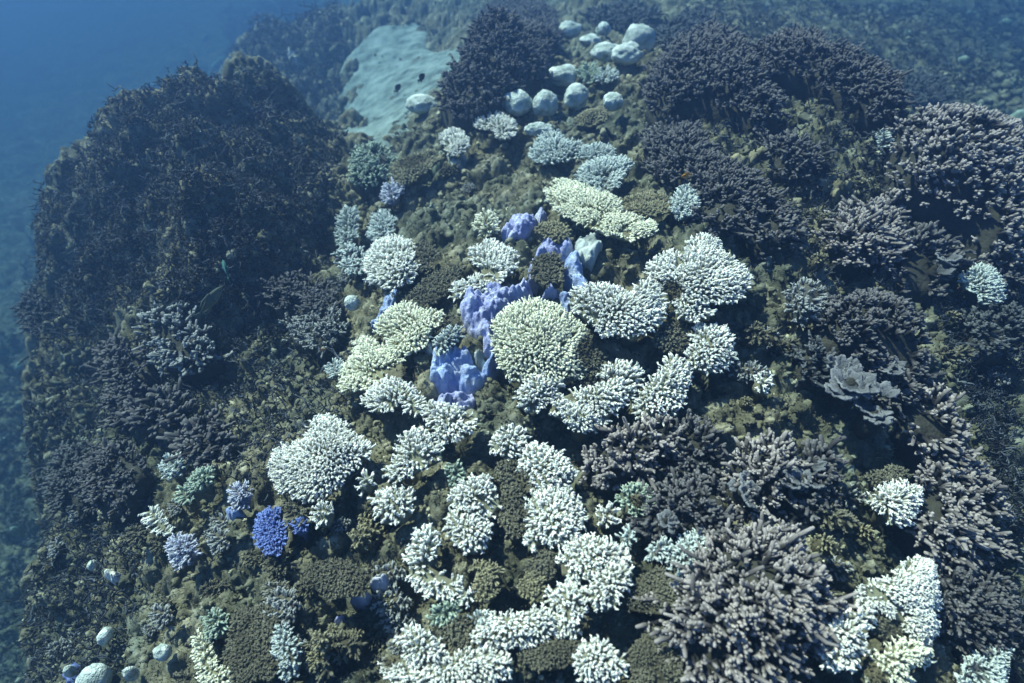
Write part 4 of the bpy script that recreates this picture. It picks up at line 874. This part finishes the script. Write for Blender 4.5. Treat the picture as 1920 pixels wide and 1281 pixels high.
# white boulders at the top
for i, (cx, cy, rx, ry, lab) in enumerate(BO):
    boulder(cx, cy, rx, ry, M['boulder'], lab, cat='boulder coral', group='white boulder corals', seed=i + 3, lump=.05 if i in (10,) else .14 + (.08 if i > 10 else 0))

# ================================================================ green ball
thicket(ell(697,303,40,37), M['green'], 'round pale green branching ball coral left of the tan table', cat='branching coral', sp=7, L=16, H=.16, r=.28, seed=5, forks=3, lean=.9)

# ================================================================ dark branching thickets
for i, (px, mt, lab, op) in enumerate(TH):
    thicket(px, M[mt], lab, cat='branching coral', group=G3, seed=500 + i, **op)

# ================================================================ leaf corals
leaf_coral(1590,725, 52, M['leaf'], 'grey leaf coral with curled plates in the right middle', n=11, seed=4, cat='leaf coral', open_=.8)
leaf_coral(1635,785, 50, M['leaf'], 'lower grey leaf coral with one broad drooping plate', n=4, seed=9, direction=-1.4, cat='leaf coral', open_=.6)
leaf_coral(1660,700, 34, M['leaf'], 'grey leaf coral right above the curled-plate one', n=6, seed=31, cat='leaf coral')
leaf_coral(1500,905, 46, M['leaf'], 'grey cupped leaf coral just above the huge dome', n=6, seed=13, cat='leaf coral')
leaf_coral(1390,925, 34, M['leaf'], 'small grey leaf coral left of the cupped one', n=5, seed=17, cat='leaf coral')
leaf_coral(1760,505, 30, M['leaf'], 'small grey leaf coral in the slate thicket at right', n=4, seed=21, cat='leaf coral')
leaf_coral(1245,985, 28, M['leaf'], 'small curled leaf coral left under the violet-grey thicket', n=4, seed=25, cat='leaf coral')

# ================================================================ twiggy dead staghorn mound on the left (nobody could count the twigs)
def twigs(name, pxpoly, n, m, L=(40, 90), r=1.7, label='', seed=1, lift=.03, up=.25, K=8, wig=.42, skew=2.2):
    rng = np.random.default_rng(seed)
    pp = np.array(pxpoly, float); lo, hi_ = pp.min(0), pp.max(0); pts = []
    while len(pts) < n:
        q = rng.uniform(lo, hi_, (n, 2)); q = q[poly_dist(q, pp)[0]]; pts += list(q)
    pts = np.array(pts[:n]); P0, t = hit(pts, 0); u = t / FPX
    P0[:, 2] = surf(P0[:, 0], P0[:, 1]) + lift * rng.uniform(-.5, 1.2, n)
    nn = nrm(P0[:, 0], P0[:, 1])
    d = rng.normal(0, 1, (n, 3)); d -= (d * nn).sum(1, keepdims=True) * nn * (1 - up); d /= np.linalg.norm(d, axis=1, keepdims=True); 
    d += nn * up; d /= np.linalg.norm(d, axis=1, keepdims=True)
    ln = rng.uniform(L[0], L[1], n) * u
    P = np.zeros((n, K, 3)); P[:, 0] = P0; c = d.copy()
    for k in range(1, K):
        c = c + rng.normal(0, wig, (n, 3)); c /= np.linalg.norm(c, axis=1, keepdims=True)
        P[:, k] = P[:, k - 1] + c * (ln / (K - 1))[:, None]
    P[..., 2] = np.minimum(P[..., 2], P0[:, None, 2] + .03 + .02 * up)
    R = (r * u * rng.uniform(.6, 1.4, n))[:, None] * np.linspace(1.1, .6, K)[None]
    a = Acc(); tv = rng.random((n, 1)) ** skew * np.ones((1, K))
    a.tubes(P, R, 4, tv)
    k = rng.integers(2, K - 2, n); s0 = P[np.arange(n), k]; dd = rng.normal(0, 1, (n, 3)) + nn * .5; dd /= np.linalg.norm(dd, axis=1, keepdims=True)
    t2 = np.linspace(0, 1, 4); PB = s0[:, None] + dd[:, None] * (ln[:, None] * .35 * t2)[..., None] + nn[:, None] * (ln[:, None] * .1 * t2 ** 2)[..., None]
    a.tubes(PB, (r * .8 * u)[:, None] * np.linspace(1, .6, 4)[None], 4, tv[:, :4])
    o = a.build(name, m)
    return tag(o, label, 'coral twigs', None, 'stuff')
MOUND = [(40,600),(60,430),(100,310),(200,200),(290,160),(420,115),(560,105),(640,150),(660,250),(620,300),(615,400),(610,490),(500,520),(400,570),(300,570),(150,620)]
twigs('dead_coral_twigs', MOUND, 15000, M['twig'], (8, 18), 1.1, 'tangle of short thin dead coral twigs covering the dark left mound', 3, lift=.03, wig=.7, skew=3.5)
twigs('dead_coral_twigs', MOUND, 1500, M['twig'], (16, 46), 1.3, 'paler wiggly dead coral strands lying over the dark left mound', 13, lift=.04, up=.12, K=11, wig=.75, skew=.7)
twigs('dead_coral_twigs', [(0,640),(150,610),(300,700),(250,800),(270,1000),(200,1281),(0,1281)], 2600, M['twig'], (12, 34), 1.6, 'tangle of dead coral twigs on the steep lower left slope', 4, lift=.05)
twigs('dead_coral_twigs', [(420,20),(640,0),(650,120),(560,110),(430,110)], 1500, M['twig'], (10, 26), 1.1, 'hazy coral twigs on the far reef behind the left mound', 5, lift=.08)
twigs('dead_coral_twigs', [(1250,0),(1925,0),(1925,150),(1760,190),(1640,100),(1400,60)], 2600, M['twig'], (10, 26), 1.1, 'hazy coral twigs on the far reef at the upper right', 6, lift=.08)
twigs('dead_coral_twigs', [(1200,200),(1500,180),(1700,210),(1700,700),(1500,640),(1500,420),(1300,430)], 1800, M['twig'], (12, 34), 1.6, 'broken coral twigs scattered under the right thickets', 7, lift=.03)
twigs('dead_coral_twigs', [(1750,560),(1925,480),(1925,1281),(1780,1281),(1900,1050),(1850,850)], 2200, M['twig'], (12, 30), 1.5, 'coral twigs and weed on the right-hand slope', 8, lift=.04, up=.8)
twigs('dead_coral_twigs', [(260,560),(640,520),(660,820),(500,900),(300,860)], 1500, M['twig'], (12, 40), 1.8, 'broken coral twigs below the left mound', 9, lift=.03)

# ================================================================ rubble and turf between the corals
PXALL = [np.array(c[0], float) for c in FC + BR + LC + SM] + [np.array(ell(b[0], b[1], b[2], b[3])) for b in BO]
def clear(q):
    k = np.ones(len(q), bool)
    for p in PXALL:
        lo, hi_ = p.min(0), p.max(0); m_ = (q[:, 0] > lo[0]) & (q[:, 0] < hi_[0]) & (q[:, 1] > lo[1]) & (q[:, 1] < hi_[1])
        if m_.any(): ii = np.where(m_)[0]; k[ii[poly_dist(q[ii], p)[0]]] = False
    return q[k]

def rubble(name, pxpoly, n, m, size, label, seed, sub=2, lift=0.0):
    rng = np.random.default_rng(seed); pp = np.array(pxpoly, float); lo, hi_ = pp.min(0), pp.max(0); pts = []
    while len(pts) < n:
        q = rng.uniform(lo, hi_, (n, 2)); q = q[poly_dist(q, pp)[0]]; pts += list(q)
    pts = np.array(pts[:n])
    cl = fbm(pts[:, 0] / 60, pts[:, 1] / 60, seed); pts = clear(pts[cl > np.quantile(cl, .25)])
    P, t = hit(pts, 0); n = len(P); u = t / FPX
    v, f = ico(sub); A = Acc()
    sc = np.minimum(rng.lognormal(0, .45, n), 1.9) * size * u
    kinds = []
    for j in range(8):
        k = np.array([1 + .6 * mnoise.noise(Vector(c) * 1.6 + Vector((j * 5.3 + seed, 0, 0))) + .6 * mnoise.noise(Vector(c) * 3.7 + Vector((0, j * 3.3, 0))) + .35 * mnoise.noise(Vector(c) * 9 + Vector((0, j * 3.3, 0))) for c in v]); kinds.append(v * k[:, None])
    kd = np.stack(kinds)[rng.integers(0, 8, n)]
    an = rng.uniform(0, 6.28, n); c, s_ = np.cos(an), np.sin(an)
    an2 = rng.uniform(-.9, .9, n); c2, s2 = np.cos(an2), np.sin(an2)
    st = np.stack([rng.uniform(.7, 1.5, n), rng.uniform(.6, 1.1, n), rng.uniform(.5, 1.0, n)], 1)
    w_ = kd * st[:, None]
    w_ = np.stack([w_[..., 0], w_[..., 1] * c2[:, None] - w_[..., 2] * s2[:, None], w_[..., 1] * s2[:, None] + w_[..., 2] * c2[:, None]], -1)
    w_ = np.stack([w_[..., 0] * c[:, None] - w_[..., 1] * s_[:, None], w_[..., 0] * s_[:, None] + w_[..., 1] * c[:, None], w_[..., 2]], -1) * sc[:, None, None]
    z = surf(P[:, 0], P[:, 1]) + sc * .3 + lift
    w_ = w_ + np.stack([P[:, 0], P[:, 1], z], 1)[:, None]
    F = (f[None] + (np.arange(n) * len(v))[:, None, None]).reshape(-1, 3)
    A.add(w_.reshape(-1, 3), [F], .5)
    return tag(A.build(name, m), label, 'rubble', None, 'stuff')
ALL = [(250,560),(660,300),(760,210),(1000,120),(1250,60),(1500,180),(1925,200),(1925,1281),(0,1281),(0,700)]
rubble('coral_rubble', ALL, 11000, M['rubble'], 4.2, 'brown algae-covered rubble knobs filling the gaps between corals', 2)
rubble('coral_rubble', ALL, 1500, M['rubble'], 7.0, 'larger algae-covered dead coral lumps between corals', 3, 3)
M['bits'] = rock_mat('pale_coral_fragments', 3.0)
rubble('coral_fragments', ALL, 1800, M['bits'], 3.0, 'pale broken coral fragments lying in the gaps', 6)
rubble('coral_fragments', [(1690,150),(1780,110),(1925,90),(1925,300),(1850,220),(1760,190)], 500, M['rubble'], 4.5, 'hazy pale rubble slope at the upper right', 7)
rubble('coral_fragments', [(655,230),(660,120),(700,70),(760,60),(790,120),(770,200),(700,250)], 12, M['bits'], 2.6, 'stones lying on the sand channel', 8)
rubble('coral_fragments', [(640,240),(645,150),(700,40),(780,30),(860,90),(830,180),(740,250),(700,285),(670,270)], 160, M['rubble'], 3.0, 'broken stones along the border of the sand channel', 12)
def turf(name, pxpoly, n, m, label, seed, L=5, r=.9):
    rng = np.random.default_rng(seed); pp = np.array(pxpoly, float); lo, hi_ = pp.min(0), pp.max(0)
    q = rng.uniform(lo, hi_, (int(n * 1.6), 2)); q = clear(q[poly_dist(q, pp)[0]][:n])
    P, t = hit(q, 0); u = t / FPX; n = len(P); P[:, 2] = surf(P[:, 0], P[:, 1]) - .002
    d = nrm(P[:, 0], P[:, 1]) + rng.normal(0, .55, (n, 3)); d /= np.linalg.norm(d, axis=1, keepdims=True)
    l = L * u * rng.uniform(.5, 1.5, n); tt = np.linspace(0, 1, 3)
    PP = P[:, None] + d[:, None] * (l[:, None] * tt)[..., None] + (rng.normal(0, .3, (n, 3)))[:, None] * (l[:, None] * tt ** 2)[..., None]
    a = Acc(); a.tubes(PP, (r * u)[:, None] * np.array([1.2, 1.0, .6])[None], 3, rng.random((n, 1)) * np.ones((1, 3)))
    return tag(a.build(name, m), label, 'algae', None, 'stuff')
M['turf'] = coral_mat('algae_turf', (.045,.042,.022), (.26,.235,.14), vary=.6)
turf('algae_turf', ALL, 50000, M['turf'], 'short brown algae turf furring the dead rock', 5)

# ================================================================ many small dull corals that nothing tells apart
def copy_thing(root, loc, rz, sc):
    r = root.copy(); COL.objects.link(r); r.location = loc; r.rotation_euler = (0, 0, rz); r.scale = (sc,) * 3
    for ch in list(root.children):
        c = ch.copy(); COL.objects.link(c); c.parent = r
    return r
MINI = [('small dull grey-green coral tuft on the dead rock', 'mute', 'grey-green coral tufts', dict(sp=8, h=.03), 'tuft_coral', (300, 1150)),
        ('small olive coral tuft on the dead rock', 'tan', 'olive coral tufts', dict(sp=8, h=.03), 'tuft_coral', (600, 1200)),
        ('small dark brown coral tuft on the dead rock', 'brown', 'dark brown coral tufts', dict(sp=7, h=.03), 'tuft_coral', (250, 1000))]
rg = random.Random(77)
ZONES = [np.array(z, float) for z in ([(60,880),(300,800),(480,900),(480,1281),(60,1281)], [(480,930),(700,960),(760,1150),(700,1281),(480,1281)], [(1380,600),(1520,640),(1500,820),(1330,760)],
         [(600,330),(900,300),(900,560),(620,560)], [(1480,940),(1640,860),(1700,1000),(1580,1100)], [(1240,200),(1700,250),(1640,380),(1480,560)], [(1730,540),(1900,560),(1900,760),(1800,740)])]
for mi, (lab, mt, grp, op, nm_, at0) in enumerate(MINI):
    first = finger_coral(ell(at0[0], at0[1], 15, 15, seed=mi), M[mt], lab, cat='tuft coral', name=nm_, group=grp, seed=900 + mi, dome=.05, L=12, **op)
    for k in range(30):
        z = ZONES[k % len(ZONES)] if k % 2 else ZONES[k % 4 // 2]
        for _ in range(40):
            q = np.array([[rg.uniform(z[:, 0].min(), z[:, 0].max()), rg.uniform(z[:, 1].min(), z[:, 1].max())]])
            if poly_dist(q, z)[0][0] and len(clear(q)): break
        P, t = hit(q, .01); P = P[0]; z0 = float(surf(P[:1], P[1:2])[0])
        copy_thing(first, (P[0], P[1], z0 - .005), rg.uniform(-.6, .6), rg.uniform(.55, 1.3))

# ================================================================ fish
def fish(px, py, length, heading, pitch, m_body, m_fin, label, above=.12, deep=.34, seed=0, name='fish'):
    """heading: direction of the snout in the ground plane (deg from +X), pitch: nose up (deg)"""
    p, t = hit([(px, py)], above); p = p[0]; L = length * t[0] / FPX
    th = thing(name, tuple(p), label, 'fish', None)
    th.rotation_euler = (0, RAD(-pitch), RAD(heading))
    K = 15; tt = np.linspace(0, 1, K); x = L * (.5 - tt * .86)
    prof = np.interp(tt, [0, .06, .18, .36, .55, .75, .9, 1], [.04, .34, .72, 1, .93, .55, .27, .24])
    hz = L * deep * .5 * prof; hy = L * deep * .22 * prof * np.interp(tt, [0, .3, 1], [1, 1.15, .35])
    Sg = 14; a = np.arange(Sg) / Sg * 2 * np.pi
    V = np.stack([np.broadcast_to(x[:, None], (K, Sg)), hy[:, None] * np.cos(a)[None], hz[:, None] * np.sin(a)[None]], -1).reshape(-1, 3)
    V = np.concatenate([V, [[L * .515, 0, 0], [x[-1] - .01 * L, 0, 0]]])
    i = np.arange(K - 1)[:, None] * Sg; j = np.arange(Sg)[None]; q = np.stack([i + j, i + (j + 1) % Sg, i + Sg + (j + 1) % Sg, i + Sg + j], -1).reshape(-1, 4)
    j = np.arange(Sg); t1 = np.stack([np.full(Sg, K * Sg), (j + 1) % Sg, j], 1); e = (K - 1) * Sg; t2_ = np.stack([e + j, e + (j + 1) % Sg, np.full(Sg, K * Sg + 1)], 1)
    A = Acc(); tipv = np.clip(.5 - V[:, 2] / (L * deep), 0, 1); A.add(V, [q, np.concatenate([t1, t2_])], tipv)
    A.build('body', m_body, th)
    def fin(nm, pts, yo=0, tilt=0):
        P = np.array([(a_ * L, 0, b_ * L) for a_, b_ in pts]); c = P.mean(0); n = len(P)
        th_ = .006 * L; V = []
        for s in (-1, 1):
            for k in P: V.append((k[0], yo * L + s * th_ + tilt * abs(k[2] - c[2]) , k[2]))
        V += [(c[0], yo * L - th_ * 2, c[2]), (c[0], yo * L + th_ * 2, c[2])]
        j = np.arange(n); j2 = (j + 1) % n
        A = Acc(); A.add(V, [np.concatenate([np.stack([j, j2, np.full(n, 2 * n)], 1), np.stack([n + j2, n + j, np.full(n, 2 * n + 1)], 1)]), np.stack([j2, j, j + n, j2 + n], 1)], .5)
        A.build(nm, m_fin, th, smooth=False)
    d = deep * .5
    fin('tail_fin', [(-.33, .03), (-.5, d * .85), (-.46, 0), (-.5, -d * .85), (-.33, -.03)])
    fin('dorsal_fin', [(.2, d * .8), (.1, d * 1.25), (-.12, d * 1.3), (-.27, d * .75), (-.27, d * .4), (-.05, d * .8)])
    fin('anal_fin', [(0, -d * .85), (-.1, -d * 1.25), (-.25, -d * .8), (-.27, -d * .35)])
    fin('side_fin', [(.22, -.01), (.1, .05), (.05, -.02), (.12, -.06)], yo=deep * .25)
    fin('side_fin', [(.22, -.01), (.1, .05), (.05, -.02), (.12, -.06)], yo=-deep * .25)
    for s in (-1, 1):
        v, f = ico(2); A = Acc(); A.add(v * L * .022, [f]); e_ = A.build('eye', M['eye'], th); e_.location = (L * .38, s * L * deep * .16, L * deep * .12)
    return th
m, t_, b_ = newmat('fish_eye', .2); b_.inputs['Base Color'].default_value = (.01, .01, .01, 1); M['eye'] = m
M['f_grey'] = coral_mat('grey_olive_fish_skin', (.05,.065,.05), (.15,.17,.12), vary=.3, bscale=400, bd=.0005)
M['f_green'] = coral_mat('teal_fish_skin', (.02,.09,.08), (.05,.16,.14), vary=.3, bscale=400, bd=.0005)
M['f_dark'] = coral_mat('dark_fish_skin', (.01,.014,.02), (.03,.035,.045), vary=.2, bscale=400, bd=.0005)
M['f_orange'] = coral_mat('orange_fish_skin', (.45,.20,.02), (.50,.26,.05), vary=.2, bscale=400, bd=.0005)
fish(393,567,78,66,14,M['f_grey'],M['f_grey'],'grey olive fish swimming upwards beside the left mound',.3,.32)
fish(424,508,74,118,0,M['f_green'],M['f_green'],'teal green fish just above the grey olive fish',.25,.24)
fish(745,166,24,62,15,M['f_dark'],M['f_dark'],'dark fish over the sand, lower left of two',.2,.5)
fish(790,146,24,60,15,M['f_dark'],M['f_dark'],'dark fish over the sand, upper right of two',.25,.5)
fish(1287,329,24,205,0,M['f_orange'],M['f_orange'],'small orange fish by the upper right thicket',.2,.38)
fish(605,656,13,20,0,M['f_orange'],M['f_orange'],'tiny orange fish near the left valley',.08,.4)

# ---------------------------------------------------------------- the water's own haze
def haze(lo, hi):
    bm = bmesh.new(); bmesh.ops.create_cube(bm, size=1)
    for v in bm.verts:
        v.co = Vector([lo[i] if v.co[i] < 0 else hi[i] for i in range(3)])
    me = bpy.data.meshes.new('haze'); bm.to_mesh(me); bm.free()
    m = bpy.data.materials.new('sea_water_haze'); m.use_nodes = True
    t = m.node_tree; t.nodes.clear(); o = t.nodes.new('ShaderNodeOutputMaterial'); v = t.nodes.new('ShaderNodeVolumePrincipled')
    v.inputs['Color'].default_value = (.066, .122, .228, 1)
    v.inputs['Absorption Color'].default_value = (.12, .30, .42, 1)
    v.inputs['Density'].default_value = HAZE_DENSITY; v.inputs['Anisotropy'].default_value = .66
    t.links.new(v.outputs[0], o.inputs['Volume'])
    me.materials.append(m); ob = bpy.data.objects.new('haze', me); COL.objects.link(ob)
    tag(ob, 'blue haze of sea water', None, kind='stuff')
haze((-50, -12, -10), (50, 66, 1.9))
